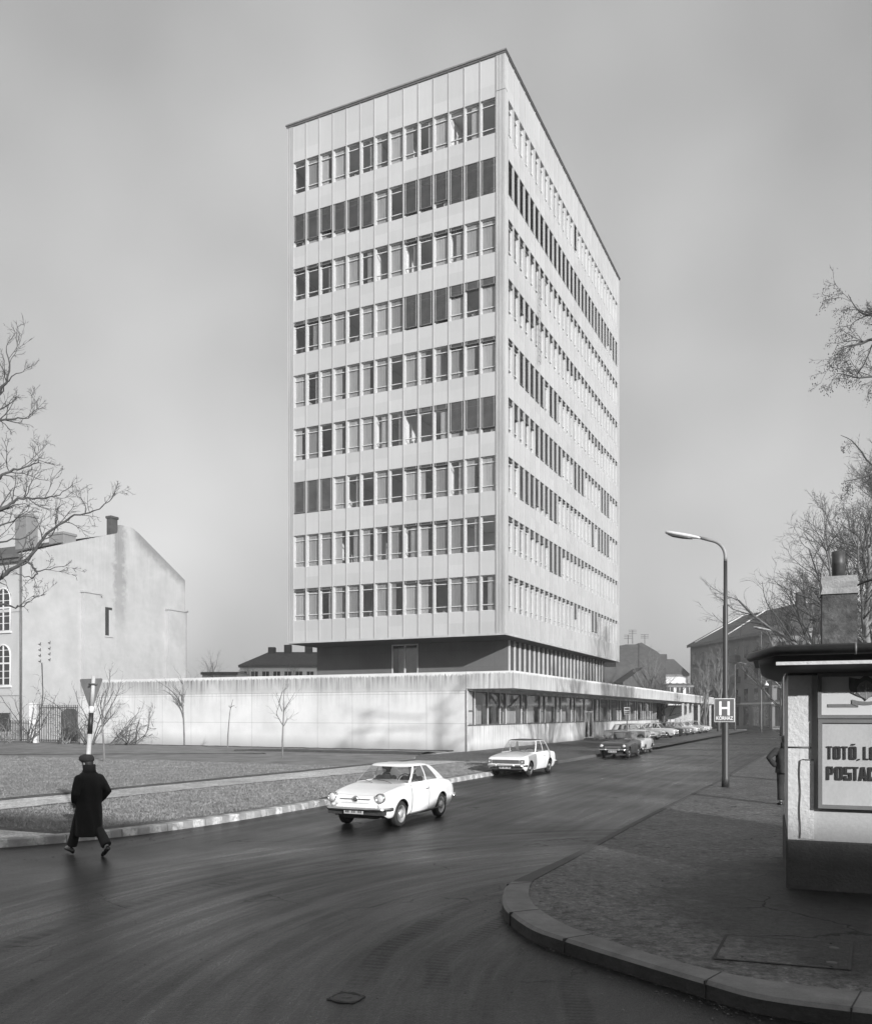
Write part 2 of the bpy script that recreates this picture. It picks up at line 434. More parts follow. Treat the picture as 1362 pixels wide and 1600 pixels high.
    wp = n.new('ShaderNodeVectorMath'); wp.operation = 'ADD'; nw = n.new('ShaderNodeTexNoise'); nw.inputs['Scale'].default_value = 1.1; nw.inputs['Detail'].default_value = 5; l.new(P, nw.inputs['Vector'])
    l.new(P, wp.inputs[0]); l.new(nw.outputs['Color'], wp.inputs[1]); l.new(wp.outputs[0], vo.inputs['Vector'])
    ck = val(n, l, 'MULTIPLY', rng(n, l, vo.outputs['Distance'], .002, .007, 1, 0), rng(n, l, noise(n, l, P, .35, 2), .55, .62, 0, 1))
    v = val(n, l, 'MULTIPLY', v, val(n, l, 'SUBTRACT', 1.0, val(n, l, 'MULTIPLY', ck, .65))); ro = val(n, l, 'ADD', ro, val(n, l, 'MULTIPLY', ck, .2))
    if blot:
        kp = n.new('ShaderNodeSeparateXYZ'); l.new(P, kp.inputs[0])          # deep shade round the kiosk foot, painted into the asphalt colour
        dx = val(n, l, 'SUBTRACT', kp.outputs['X'], 6.2); dy = val(n, l, 'SUBTRACT', kp.outputs['Y'], 9.6)
        dk = val(n, l, 'SQRT', val(n, l, 'ADD', val(n, l, 'MULTIPLY', dx, dx), val(n, l, 'MULTIPLY', dy, dy)))
        dk = val(n, l, 'ADD', dk, val(n, l, 'MULTIPLY', val(n, l, 'SUBTRACT', noise(n, l, P, .9, 4, .6), .5), 2.6))
        v = val(n, l, 'MULTIPLY', v, rng(n, l, dk, 2.9, 4.3, .25, 1, True))
        v = val(n, l, 'MULTIPLY', v, rng(n, l, noise(n, l, P, 6, 5, .75), .46, .38, 1, .3))
        v = val(n, l, 'MULTIPLY', v, rng(n, l, noise(n, l, P, 13, 3, .6), .60, .68, 1, 1.5))
    ro = val(n, l, 'MAXIMUM', ro, .12)
    grey(n, l, v, b)
    l.new(ro, b.inputs['Roughness'])
    b.inputs['Specular IOR Level'].default_value = spec
    bump(n, l, b, val(n, l, 'ADD', val(n, l, 'ADD', fine, val(n, l, 'MULTIPLY', grit, .6)), val(n, l, 'MULTIPLY', sp3, 1.6)), wet, .008)
    return m
M['road'] = asphalt('damp_asphalt', .008, .47, .25, (6.0, 6.5, 4.3, 13.5), .4, spec=.33, contrast=.6)
M['pavement'] = asphalt('trodden_asphalt', .088, .66, .46, None, 1.0, False, spec=.3, blot=1, contrast=.5)
M['path'] = asphalt('pale_asphalt_path', .40, .9, .8, None, .5, False)
M['kerb'] = simple('granite_kerb', .20, .62, .22, 2.2, fine=60, bmp=.35)
M['earth'] = simple('bare_earth', .06, .95, .35, 3, fine=25, bmp=.9, bdist=.05)
M['lawn'] = simple('winter_turf', .19, .95, .34, .9, fine=26, bmp=1.0, bdist=.05)
M['blade'] = simple('dry_grass_blade', .28, .8, .3, 2.5, fine=9, bmp=0)
# ================================================================ ground
def sheet(name, poly, z, mat, kind='structure'):
    b = MB(); b.add([(p[0], p[1], z) for p in poly], [tuple(range(len(poly)))])
    return b.build(name, mat, None, None, kind)
sheet('ground', [(-1500, -600), (1500, -600), (1500, 2500), (-1500, 2500)], -.03, simple('far_ground', .10, .9, .25, .05, fine=2, bmp=0))
sheet('road', [(-90, -45), (90, -45), (110, 190), (-90, 190)], 0.0, M['road'])

def smooth_line(pts, n=6):
    pts = [Vector(p) for p in pts]; out = []
    for i in range(len(pts) - 1):
        p0, p1, p2, p3 = pts[max(i-1, 0)], pts[i], pts[i+1], pts[min(i+2, len(pts)-1)]
        for k in range(n):
            t = k / n
            out.append(.5*((2*p1)+(-p0+p2)*t+(2*p0-5*p1+4*p2-p3)*t*t+(-p0+3*p1-3*p2+p3)*t**3))
    out.append(pts[-1]); return out
def offset_line(pts, d):
    out = []
    for i, p in enumerate(pts):
        t = (pts[min(i+1, len(pts)-1)] - pts[max(i-1, 0)]).normalized()
        out.append(Vector((p.x - t.y*d, p.y + t.x*d, 0)))
    return out

# left block: kerb, lawn, footpath, forecourt (walked from the far end to the corner and off to the left)
KL = [Vector((8.15, 88, 0)), Vector((8.15, 40, 0)), Vector((8.15, 0, 0)), Vector((8.15, -20, 0))] + \
     smooth_line([(8.15, -29, 0), (8.1, -32, 0), (7.85, -34.2, 0), (7.3, -36, 0), (6.5, -37.3, 0), (5.3, -38.5, 0), (3.5, -39.3, 0), (1.0, -39.8, 0), (-8, -40.6, 0)], 5) + [Vector((-70, -44, 0))]
KLi = offset_line(KL, -.22)
def strip(name, A, B, z0, z1, mat, worldfn, bevel=.02, face=None):
    """kerb: outer face + top, following two parallel lines"""
    b = MB(); rings = []
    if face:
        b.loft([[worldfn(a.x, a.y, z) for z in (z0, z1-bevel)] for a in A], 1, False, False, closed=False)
    for a, c in zip(A, B):
        d = (c - a).normalized()
        prof = ([] if face else [(a, z0)]) + [(a + (d*0 if face else d*.01), z1 - bevel), (a + d*(bevel+.01), z1), (c, z1), (c, z0)]
        rings.append([worldfn(p.x, p.y, z) for p, z in prof])
    b.loft(rings, 0, False, False, closed=False)
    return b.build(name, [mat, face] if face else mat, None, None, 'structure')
def kerb_paint():
    m, n, l, b = newmat('whitewashed_kerb_stone')
    geo = n.new('ShaderNodeNewGeometry'); P = geo.outputs['Position']; sp = n.new('ShaderNodeSeparateXYZ'); l.new(P, sp.inputs[0])
    along = val(n, l, 'ADD', val(n, l, 'MULTIPLY', sp.outputs['X'], .424), val(n, l, 'MULTIPLY', sp.outputs['Y'], .9057))
    nz_ = noise(n, l, P, 5, 5, .7); nb = noise(n, l, P, .7, 2)
    fr = val(n, l, 'FRACT', val(n, l, 'ADD', val(n, l, 'MULTIPLY', along, 1.85), val(n, l, 'MULTIPLY', val(n, l, 'SUBTRACT', nz_, .5), .25)))
    d = val(n, l, 'ABSOLUTE', val(n, l, 'SUBTRACT', fr, .5))
    paint = rng(n, l, val(n, l, 'ADD', d, val(n, l, 'MULTIPLY', nb, -.12)), .17, .22, 1, 0)
    paint = val(n, l, 'MULTIPLY', paint, rng(n, l, noise(n, l, P, 9, 5, .8), .40, .55, 0, 1)); paint = val(n, l, 'MULTIPLY', paint, rng(n, l, noise(n, l, P, 2.2, 2), .4, .6, .35, 1)); paint = val(n, l, 'MULTIPLY', paint, rng(n, l, along, 32.5, 34.5, 1, 0))
    joint = rng(n, l, val(n, l, 'ABSOLUTE', val(n, l, 'SUBTRACT', val(n, l, 'FRACT', val(n, l, 'ADD', along, .47)), .5)), .485, .497, 1, .45)
    base = val(n, l, 'MULTIPLY', rng(n, l, nz_, .3, .7, .20, .34), rng(n, l, along, 32.5, 34.5, 1, .35))
    v = val(n, l, 'ADD', base, val(n, l, 'MULTIPLY', paint, .38)); v = val(n, l, 'MULTIPLY', v, joint)
    grey(n, l, v, b); b.inputs['Roughness'].default_value = .8; bump(n, l, b, nz_, .4, .02)
    return m
i0 = 8
strip('kerb_by_lawn', KL[:24], KLi[:24], -.02, .15, kerb_paint(), G)
strip('kerb_by_footway', KL[23:], KLi[23:], -.02, .15, M['kerb'], G)
def gpoly(pts): return [G(x, y) for x, y in pts]
inner = [(p.x, p.y) for p in KLi]
# footway surface under everything on the left, lawn pieces as slightly higher turf
sheet('footway', [G(x, y) for x, y in inner] + [G(-70, 88)], .125, M['path'])
def turf(name, poly, z=.16, mat=None, cell=.8):
    """grass-covered ground with a low rounded edge"""
    c = Vector((sum(p[0] for p in poly)/len(poly), sum(p[1] for p in poly)/len(poly)))
    b = MB(); lo = []; hi = []
    N = len(poly)
    for i in range(N):
        p0, p1 = Vector(poly[i]), Vector(poly[(i+1) % N])
        k = max(1, int((p1-p0).length/1.2))
        for j in range(k):
            p = p0.lerp(p1, j/k); d = (c-p).normalized()
            w = random.Random(int(p.x*7+p.y*13)).uniform(-.05, .05)
            lo.append(G(p.x+d.x*w, p.y+d.y*w, .12)); q = p + d*.12; hi.append(G(q.x, q.y, z))
    b.loft([lo, hi], 0, False, True); b.add(hi, [tuple(range(len(hi)))])
    return b.build(name, mat or M['lawn'], None, None, 'structure')
TURF_A = [(7.9, -8.5), (4.6, -9.5), (3.9, -20), (3.0, -26.7), (2.7, -33.8), (2.4, -36), (6.9, -36), (7.45, -34.6), (7.8, -32.5), (7.9, -29)]
TURF_B = [(1.5, -10), (1.3, -17), (.9, -24), (.33, -32.1), (0.1, -36), (-60, -36), (-60, 2), (-31.5, 2), (-31.5, -.35), (-1, -.35), (-.4, -6)]
turf('lawn_strip', TURF_A, mat=simple('trodden_turf', .12, .95, .5, 1.6, fine=22, bmp=1.0, bdist=.05)); turf('lawn', TURF_B)
# dug-over bed along the wall and a shallow worn track in the lawn
def ribbon(name, A, B, z, mat, h=.05):
    b = MB(); rings = []
    r = random.Random(4)
    for a, c in zip(A, B):
        a, c = Vector(a), Vector(c); mid = (a+c)/2
        rings.append([G(a.x, a.y, z-.02), G((a.x*3+mid.x)/4, (a.y*3+mid.y)/4, z+h*r.uniform(.5, 1)), G(mid.x, mid.y, z+h*r.uniform(.6, 1.3)), G((c.x*3+mid.x)/4, (c.y*3+mid.y)/4, z+h*r.uniform(.5, 1)), G(c.x, c.y, z-.02)])
    b.loft(rings, 0, False, True, closed=False)
    return b.build(name, mat, None, None, 'structure')
nA = 26
ribbon('soil_bed', [(-13+12.6*i/nA, -5.6+.15*math.sin(i)) for i in range(nA+1)], [(-13+12.6*i/nA, -3.4+.25*math.sin(i*1.7)-2.0*(1-min(1, i/4))) for i in range(nA+1)], .165, M['earth'], .10)
ribbon('worn_track', [(-27+18*i/nA, -18.6+10.2*(i/nA)+.1*math.sin(i*2)) for i in range(nA+1)], [(-27+18*i/nA, -18.0+10.2*(i/nA)+.08*math.sin(i*1.3)) for i in range(nA+1)], .165, M['earth'], .03)
for nm_, xs_ in (('path_edge_inner', 1.0), ('path_edge_outer', 3.0)):
    xa = (lambda y: np.interp(y, [-36, -32.1, -24, -17, -10], [.1, .33, .9, 1.3, 1.5])) if nm_ == 'path_edge_inner' else (lambda y: np.interp(y, [-36, -33.8, -26.7, -20, -9.5], [2.45, 2.7, 3.0, 3.9, 4.6]))
    ys = np.linspace(-36, -10, 60); rr0 = random.Random(7)
    A_ = [(float(xa(y))-.07+rr0.uniform(-.04, .04), float(y)) for y in ys]; B_ = [(float(xa(y))+.07+rr0.uniform(-.04, .04), float(y)) for y in ys]
    ribbon(nm_, A_, B_, .155, M['earth'], .025)
ribbon('earth_at_wall', [(-31.5+30.7*i/60, -.75+.2*math.sin(i*2.3)) for i in range(61)], [(-31.5+30.7*i/60, -.02) for i in range(61)], .165, M['earth'], .04)
# forecourt asphalt in front of the glazed wing and parking bay
sheet('forecourt', gpoly([(7.9, -8.5), (7.9, 87), (0, 87), (0, 0), (-.4, -6), (1.5, -10), (4.6, -9.5)]), .131, M['pavement'])
sheet('parking_bay', gpoly([(8.6, 9), (9.2, 12), (9.2, 80), (3.8, 80), (3.8, 13), (5, 9)]), .139, asphalt('parking_asphalt', .06, .8, .45, None, .6, False))

# right block: the rounded kerb corner, read off the photograph and put on the ground
ZK = .15
out_px = [(1500, 1592), (1362, 1579), (1196.6, 1558), (1101, 1533), (968, 1494), (881.5, 1467), (831, 1449), (797, 1426), (786, 1412), (785, 1396), (795, 1378), (831, 1361), (900, 1330), (1014, 1270.7), (1128, 1216)]
in_px = [(1500, 1559), (1362, 1551), (1242, 1538), (1128, 1519.5), (1014, 1490), (923, 1460), (877, 1442), (840, 1419), (829, 1406), (826, 1394), (831, 1378), (850, 1366), (912, 1333), (1024, 1271.5), (1135, 1216.5)]
KO = [gp(u, v, ZK) for u, v in out_px]; KI = [gp(u, v, ZK) for u, v in in_px]
KO = smooth_line([(p.x, p.y, 0) for p in KO], 6); KI = smooth_line([(p.x, p.y, 0) for p in KI], 6)
x_, y_ = toG(KO[-1])
far_o = [G(16.55, y_+4), G(16.6, 15), G(16.6, 40), G(16.6, 75)]; far_i = [G(16.75, y_+4), G(16.8, 15), G(16.8, 40), G(16.8, 75)]
KO += [Vector((p.x, p.y, 0)) for p in far_o]; KI += [Vector((p.x, p.y, 0)) for p in far_i]
first = Vector((40, -14, 0))
KO = [first + Vector((0, 0, 0))] + KO; KI = [first + Vector((.18, .36, 0))] + KI
def kerb_stone_mat():
    m, n, l, b = newmat('worn_granite_kerb_stone')
    geo = n.new('ShaderNodeNewGeometry'); P = geo.outputs['Position']
    a = noise(n, l, P, 3.2, 6, .65); f = noise(n, l, P, 70, 3, .7); s = noise(n, l, P, .9, 3)
    v = rng(n, l, a, .3, .7, .10, .19); v = val(n, l, 'MULTIPLY', v, rng(n, l, f, .3, .7, .85, 1.12)); v = val(n, l, 'MULTIPLY', v, rng(n, l, s, .35, .65, .85, 1.1))
    grey(n, l, v, b); b.inputs['Roughness'].default_value = .62; bump(n, l, b, val(n, l, 'ADD', f, a), .35, .01); return m
ks = kerb_stone_mat()
kb = MB(); jb = MB()
acc = 0; start = 0
for i in range(1, len(KO)):
    acc += (KO[i]-KO[i-1]).length
Wd = lambda x, y, z: Vector((x, y, z))
NC = 1 + 6*10 + 1
strip('kerb_round_corner', KO[:NC], KI[:NC], -.02, ZK, ks, Wd, .03, simple('shaded_kerb_face', .035, .6, .5, 3, (1, 1, 2), fine=30, bmp=.5))  # outer face coloured near black to carry the shade on it
strip('kerb_far_side', KO[NC-1:], KI[NC-1:], -.02, ZK-.004, simple('dark_worn_kerb', .05, .7, .3, 2.5, fine=50, bmp=.4), Wd, .03)
def pl_at(A, s):
    for i in range(1, len(A)):
        d = (A[i]-A[i-1]).length
        if s <= d: return A[i-1].lerp(A[i], s/d), i, s/d
        s -= d
    return A[-1], len(A)-1, 1
jpx = [(797, 1426, 842, 1421), (881, 1467, 925, 1459.5), (1101, 1533, 1127, 1519), (793, 1382, 830, 1378.5), (1330, 1575, 1345, 1549)]
for a, b_, c, d in jpx:
    p, q = gp(a, b_, ZK), gp(c, d, ZK); t = (q-p).normalized(); nrm = Vector((-t.y, t.x, 0))*.006
    p -= t*.012
    jb.box((0, 0, 0), (0, 0, 0)) if False else None
    vs = [p-nrm, p+nrm, q+nrm, q-nrm]
    jb.add([(v.x, v.y, ZK+.002) for v in vs] + [(v.x, v.y, -.0) for v in vs], [(0, 1, 2, 3), (0, 4, 5, 1), (1, 5, 6, 2), (2, 6, 7, 3), (3, 7, 4, 0)])
jb.build('kerb_joints', M['car_dark_inside'], None, None, 'structure')
sheet('pavement', [(p.x, p.y) for p in KI] + [tuple(G(60, 75))[:2], (90, 20), (90, -14)], ZK-.012, M['pavement'])
# inspection cover let into the right pavement
cv = empty('inspection_cover', 'large rectangular inspection cover with dark rim let into the pavement', 'cover')
c4 = [gp(1133, 1461, .14), gp(1333, 1476, .14), gp(1329, 1517, .14), gp(1112, 1499, .14)]
b = MB(); cc = sum(c4, Vector())/4
def scl(p, k): q = cc + (p-cc)*k; return (q.x, q.y, .146)
o4 = [scl(p, 1.0) for p in c4]; i4 = [scl(p, .95) for p in c4]
b.add(o4+i4, [(0, 1, 5, 4), (1, 2, 6, 5), (2, 3, 7, 6), (3, 0, 4, 7)]); b.build('rim', M['rubber'], cv)
b = MB(); b.add([(p[0], p[1], .1440) for p in i4], [(0, 3, 2, 1)][::-1])
b.build('cover_plate', M['pavement'], cv)
for s_, t_ in ((.12, .2), (.88, .2), (.12, .8), (.88, .8)):
    b = MB()
    p = Vector(i4[0]).lerp(Vector(i4[1]), s_).lerp(Vector(i4[3]).lerp(Vector(i4[2]), s_), t_)
    b.lathe([(.001, .1445), (.045, .1445), (.05, .1430)], 14, 'z', (p.x, p.y, 0))
    b.build('lifting_eye', M['black_iron'], cv)
mh = gp(541, 1559, 0.0)
b = MB(); mq = [gp(511, 1562.6), gp(533, 1551), gp(570, 1558), gp(551, 1569)]; mc = sum(mq, Vector())/4
b.add([(p.x, p.y, .004) for p in mq], [(0, 1, 2, 3)])
for k in range(4):
    p, q = mq[k], mq[(k+1) % 4]; b.tube([(p.x, p.y, .004), (q.x, q.y, .004)], .008, 4, 1)
b.tube([(mc.x+.13*math.cos(a), mc.y+.13*math.sin(a), .005) for a in np.linspace(0, 2*math.pi, 25)], .007, 4, 1); b.ball((mc.x, mc.y, .004), (.05, .02, .006), 5, 1)
tag(b.build('manhole_cover', [simple('worn_cast_iron', .05, .6, .3, 14, fine=60, bmp=.6), M['black_iron']]), 'small square iron cover with round lid sunk in the foreground asphalt', 'manhole cover')

# grass blades: dense short winter turf near the road, thinner farther off
def blades(name, n, region, hmin, hmax, seed):
    r = np.random.default_rng(seed)
    P = np.array(region); x0, y0 = P.min(0); x1, y1 = P.max(0)
    pts = []
    while len(pts) < n:
        c = r.uniform((x0, y0), (x1, y1), (n*2, 2))
        inside = np.zeros(len(c), bool); j = len(P)-1
        for i in range(len(P)):
            cond = ((P[i, 1] > c[:, 1]) != (P[j, 1] > c[:, 1])) & (c[:, 0] < (P[j, 0]-P[i, 0])*(c[:, 1]-P[i, 1])/(P[j, 1]-P[i, 1]+1e-9)+P[i, 0])
            inside ^= cond; j = i
        pts.extend(c[inside].tolist())
    pts = np.array(pts[:n])
    X = W0.x + GX.x*pts[:, 0] + GY.x*pts[:, 1]; Y = W0.y + GX.y*pts[:, 0] + GY.y*pts[:, 1]
    a = r.uniform(0, 6.283, n); h = r.uniform(hmin, hmax, n); w = r.uniform(.004, .009, n); ln = r.normal(0, .045, (n, 2))
    V = np.zeros((n, 3, 3))
    V[:, 0] = np.stack([X-np.cos(a)*w, Y-np.sin(a)*w, np.full(n, .15)], 1)
    V[:, 1] = np.stack([X+np.cos(a)*w, Y+np.sin(a)*w, np.full(n, .15)], 1)
    V[:, 2] = np.stack([X+ln[:, 0], Y+ln[:, 1], .15+h], 1)
    me = bpy.data.meshes.new(name); me.vertices.add(n*3); me.loops.add(n*3); me.polygons.add(n)
    me.vertices.foreach_set('co', V.reshape(-1)); me.loops.foreach_set('vertex_index', np.arange(n*3, dtype=np.int32))
    me.polygons.foreach_set('loop_start', np.arange(0, n*3, 3, dtype=np.int32))
    me.update(calc_edges=True); me.materials.append(M['blade'])
    o = bpy.data.objects.new(name, me); scene.collection.objects.link(o)
    return o
tag(blades('grass', 90000, [(7.85, -9), (4.6, -10), (3.9, -20), (3.0, -26.7), (2.6, -35.9), (6.9, -35.9), (7.75, -32.5), (7.85, -29)], .02, .065, 1), 'short dry winter grass on the strip beside the kerb', 'grass', None, 'stuff')
tag(blades('grass', 110000, [(1.2, -16), (.3, -32.1), (-.1, -35.8), (-22, -35.8), (-26, -16)], .02, .07, 2), 'short dry winter grass on the lawn behind the footpath', 'grass', None, 'stuff')

# grit, leaves and twigs lying in the gutter and on the pavement
lm = MB(); r_ = random.Random(77)
def flake(x, y, z, s_):
    a = r_.uniform(0, 6.28); c_, q_ = math.cos(a)*s_, math.sin(a)*s_; k = r_.uniform(.2, .6)
    lm.add([(x-c_, y-q_, z), (x+q_*k, y-c_*k, z+s_*r_.uniform(.05, .5)), (x+c_, y+q_, z+.002), (x-q_*k, y+c_*k, z+s_*r_.uniform(.05, .4))], [(0, 1, 2, 3)])
for _ in range(900):
    i = r_.randint(2, len(KO)-4); p = KO[i].lerp(KO[i+1], r_.random()); q_ = KI[i]; d = (q_-KO[i]).normalized(); k = r_.random()
    if k < .5: e = p - d*abs(r_.gauss(0, .18)); flake(e.x, e.y, .006, r_.uniform(.006, .022))
    else: e = p + d*(.3+abs(r_.gauss(0, 1.3))); flake(e.x, e.y, ZK-.006, r_.uniform(.006, .022))
for _ in range(700):
    e = gp(r_.uniform(0, 1362), r_.uniform(1290, 1590), 0); flake(e.x, e.y, .004, r_.uniform(.005, .018))
for _ in range(500):
    yy = r_.uniform(-38, -8); e = G(8.2+abs(r_.gauss(0, .25)), yy); flake(e.x, e.y, .006, r_.uniform(.01, .03))
tag(lm.build('litter', simple('litter', .09, .9, .8, 9, bmp=0)), 'dead leaves, grit and twigs scattered over the asphalt', 'litter', None, 'stuff')

# ================================================================ tower
T_ROT = R25
tower = empty('office_tower', 'tall slab tower of pale panels and ribbon windows over a dark recessed base', 'building', T0, T_ROT)
TW, TD = 15.67, 29.7
ZB, ZT = 7.17, 42.35
NL, NR = 14, 28
ML, MR = 1.048, 1.025
XL0 = -TW + .42                                    # first opening, left facade (corner strip before it)
YR0 = .45
SILL = [8.68 + 3.606*i for i in range(9)]; WH = 2.16
b = MB()
bands = [(ZB+.14, SILL[0])] + [(SILL[i]+WH, SILL[i+1]) for i in range(8)] + [(SILL[8]+WH, ZT-.22)]
for z0, z1 in bands:
    q = MB()
    q.box((-TW+.38, 0, z0), (-.55, .20, z1)); q.box((-.20, .40, z0), (0, TD-.4, z1))
    q.box((-TW+.4, TD-.2, z0), (-.4, TD, z1)); q.box((-TW, .4, z0), (-TW+.2, TD-.4, z1))
    q.build('spandrel_panels', M['panel'], tower)
# back facades, not turned to the street: window strips
q = MB()
for s_ in SILL:
    q.box((-TW+.4, TD-.14, s_), (-.4, TD-.10, s_+WH)); q.box((-TW+.10, .4, s_), (-TW+.14, TD-.4, s_+WH))
q.build('rear_window_strips', M['dark_trim'], tower)
# vertical ribs between the bays
def rib(x, y, nx, ny):
    q = MB()
    for o_ in (-.031, .013):
        if ny: q.box((x+o_, y-.034, ZB+.1), (x+o_+.018, y+.21, ZT-.2))
        else: q.box((x-.21, y+o_, ZB+.1), (x+.034, y+o_+.018, ZT-.2))
    if ny: q.box((x-.013, y-.008, ZB+.1), (x+.013, y+.01, ZT-.2), 1); q.box((x-.025, y+.01, ZB+.1), (x+.025, y+.21, ZT-.2))
    else: q.box((x-.01, y-.013, ZB+.1), (x+.008, y+.013, ZT-.2), 1); q.box((x-.21, y-.04, ZB+.1), (x-.01, y+.04, ZT-.2))
    return q.build('rib', [M['panel_rib'], M['dark_trim']], tower)
for i in range(NL+1): rib(XL0+i*ML, 0, 0, 1)
for j in range(NR+1): rib(0, YR0+j*MR, 1, 0)
# corner profiles: ribbed aluminium
q = MB()
x = -.54; k = 0
while x < -.04:
    w = .030 if k % 2 else .062
    q.box((x, -.035 if k % 2 == 0 else .035, ZB+.1), (min(x+w, -.0), .3, ZT-.2), k % 2); x += w; k += 1
q.box((-.03, -.034, ZB+.1), (.033, .06, ZT-.2)); q.box((-.10, .06, ZB+.1), (.031, .42, ZT-.2))
q.build('corner_profile', [simple('corner_aluminium', .42, .4, .22, 1.2, (1, 1, .12), 30, .05), M['dark_trim']], tower)
q = MB(); x = -TW; k = 0
while x < -TW+.38:
    w = .05 if k % 2 else .08
    q.box((x, -.033 if k % 2 == 0 else .03, ZB+.1), (x+w, .4, ZT-.2), k % 2); x += w; k += 1
q.box((-.4, TD-.40, ZB+.1), (.02, TD+.02, ZT-.2)); q.box((-TW-.01, TD-.39, ZB+.1), (-TW+.4, TD+.015, ZT-.2))
q.build('corner_profile', [M['panel_rib'], M['dark_trim']], tower)
for s_ in SILL:
    q = MB(); q.box((-.56, -.040, s_-.02+WH+.30), (.038, .3, s_+WH+.315))
q.build('panel_joint', M['dark_trim'], tower)
q = MB()
q.box((-TW-.06, -.07, ZT-.22), (.07, TD+.07, ZT-.12)); q.build('parapet_shadow_gap', M['dark_trim'], tower)
q = MB(); q.box((-TW-.12, -.12, ZT-.11), (.12, TD+.12, ZT-.02)); q.build('roof_edge', simple('zinc_roof_edge', .22, .5, .2, 3, metal=.4), tower)
q = MB(); q.box((-TW-.03, -.05, ZB), (.05, TD+.03, ZB+.06)); q.box((-TW-.01, -.02, ZB+.06), (.02, TD+.01, ZB+.14))
q.build('bottom_edge', M['panel_rib'], tower)
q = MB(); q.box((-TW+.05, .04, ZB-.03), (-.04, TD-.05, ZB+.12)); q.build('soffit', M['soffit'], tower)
# rooms behind the ribbon windows: floors, cross walls and corridor walls
q = MB()
parts_l = [0, 3, 6, 8, 11, 14]
for i in range(9):
    z0 = SILL[i]-.95; z1 = z0+3.3
    for c in parts_l[1:-1]:
        x = XL0 + c*ML; q.box((x-.06, .26, z0), (x+.06, 5.0, z1))
    q.box((-TW+.25, 5.0, z0), (-5.2, 5.12, z1))
    q.box((-4.9, 5.3, z0), (-4.78, TD-.4, z1))
    for j in range(5, 28, 3):
        y = YR0 + j*MR; q.box((-4.78, y-.06, z0), (-.26, y+.06, z1))
    q.box((-4.9, .3, z0), (-4.8, 5.0, z1)) if i % 3 == 1 else None
q.build('room_walls', M['room'], tower)
q = MB()
for i in range(10):
    z = (SILL[i]-.95) if i < 9 else SILL[8]+2.35
    q.box((-TW+.21, .21, z-.28), (-.21, TD-.21, z))
q.build('floor_slabs', M['room_floor'], tower)
# furniture-like clutter on the sills catches the light
q = MB(); rr = random.Random(8)
for i in range(9):
    for c in range(NL):
        if rr.random() < .55:
            for _ in range(rr.randint(1, 3)):
                x = XL0 + (c+rr.uniform(.15, .8))*ML; h = rr.uniform(.12, .45)
                q.bbox((x, .45, SILL[i]-.02), (x+rr.uniform(.1, .3), .6+rr.uniform(0, .3), SILL[i]+h), .02)
q.build('sill_clutter', simple('sill_clutter', .45, .7, .5, 2), tower)

def frame_mb(w, along, depth=.17, mb=None, ox=0.0, oz=0.0):
    """aluminium frame; along='x' for the left facade, 'y' for the right one"""
    q = mb or MB(); h = WH
    def B(a0, a1, d0, d1, z0, z1):
        if along == 'x': q.box((ox+a0, d0, oz+z0), (ox+a1, d1, oz+z1))
        else: q.box((-d1, ox+a0, oz+z0), (-d0, ox+a1, oz+z1))
    B(0, .055, depth-.05, depth+.06, 0, h); B(w-.05, w, depth-.05, depth+.06, 0, h)
    B(.055, w-.05, depth-.04, depth+.06, 0, .05); B(.055, w-.05, depth-.04, depth+.06, h-.05, h)
    B(.055, w-.05, depth-.045, depth+.05, .36, .405); B(.055, w-.05, depth-.045, depth+.05, h-.38, h-.335)
    B(-.02, w+.02, .012, depth-.05, -.03, -.004)                      # sill flashing
    return q
def pane_mb(w, along, depth=.17, mb=None, ox=0.0, oz=0.0):
    q = mb or MB(); d = depth+.012
    for z0, z1 in ((.05, .36), (.405, WH-.38), (WH-.335, WH-.05)):
        if along == 'x': q.quad((ox+.055, d, oz+z0), (ox+w-.05, d, oz+z0), (ox+w-.05, d, oz+z1), (ox+.055, d, oz+z1))
        else: q.quad((-d, ox+.055, oz+z0), (-d, ox+w-.05, oz+z0), (-d, ox+w-.05, oz+z1), (-d, ox+.055, oz+z1))
    return q
def blind_mb(w, along, ext, depth=.06, mb=None, ox=0.0, oz=0.0):
    q = mb or MB(); zt = WH-.03; zb = zt - ext*(WH-.06); n = max(3, int((zt-zb)/.062))
    def Q(a0, a1, d0, z0, d1, z1, m=0):
        if along == 'x': q.quad((ox+a0, d0, oz+z0), (ox+a1, d0, oz+z0), (ox+a1, d1, oz+z1), (ox+a0, d1, oz+z1), m)
        else: q.quad((-d0, ox+a0, oz+z0), (-d0, ox+a1, oz+z0), (-d1, ox+a1, oz+z1), (-d1, ox+a0, oz+z1), m)
    for k in range(n):
        z = zb + (zt-zb)*k/n; Q(.03, w-.03, depth-.02, z, depth+.022, z+(zt-zb)/n*1.12)
    def B(a0, a1, d0, d1, z0, z1, m=0):
        if along == 'x': q.box((ox+a0, d0, oz+z0), (ox+a1, d1, oz+z1), m)
        else: q.box((-d1, ox+a0, oz+z0), (-d0, ox+a1, oz+z1), m)
    B(.02, w-.02, depth-.03, depth+.03, zb-.05, zb-.002, 1)
    B(.02, w-.02, depth-.035, depth+.045, zt, WH-.004, 1)
    for a in (.10, w-.13): B(a, a+.018, depth-.034, depth-.026, zb, zt, 2)
    return q
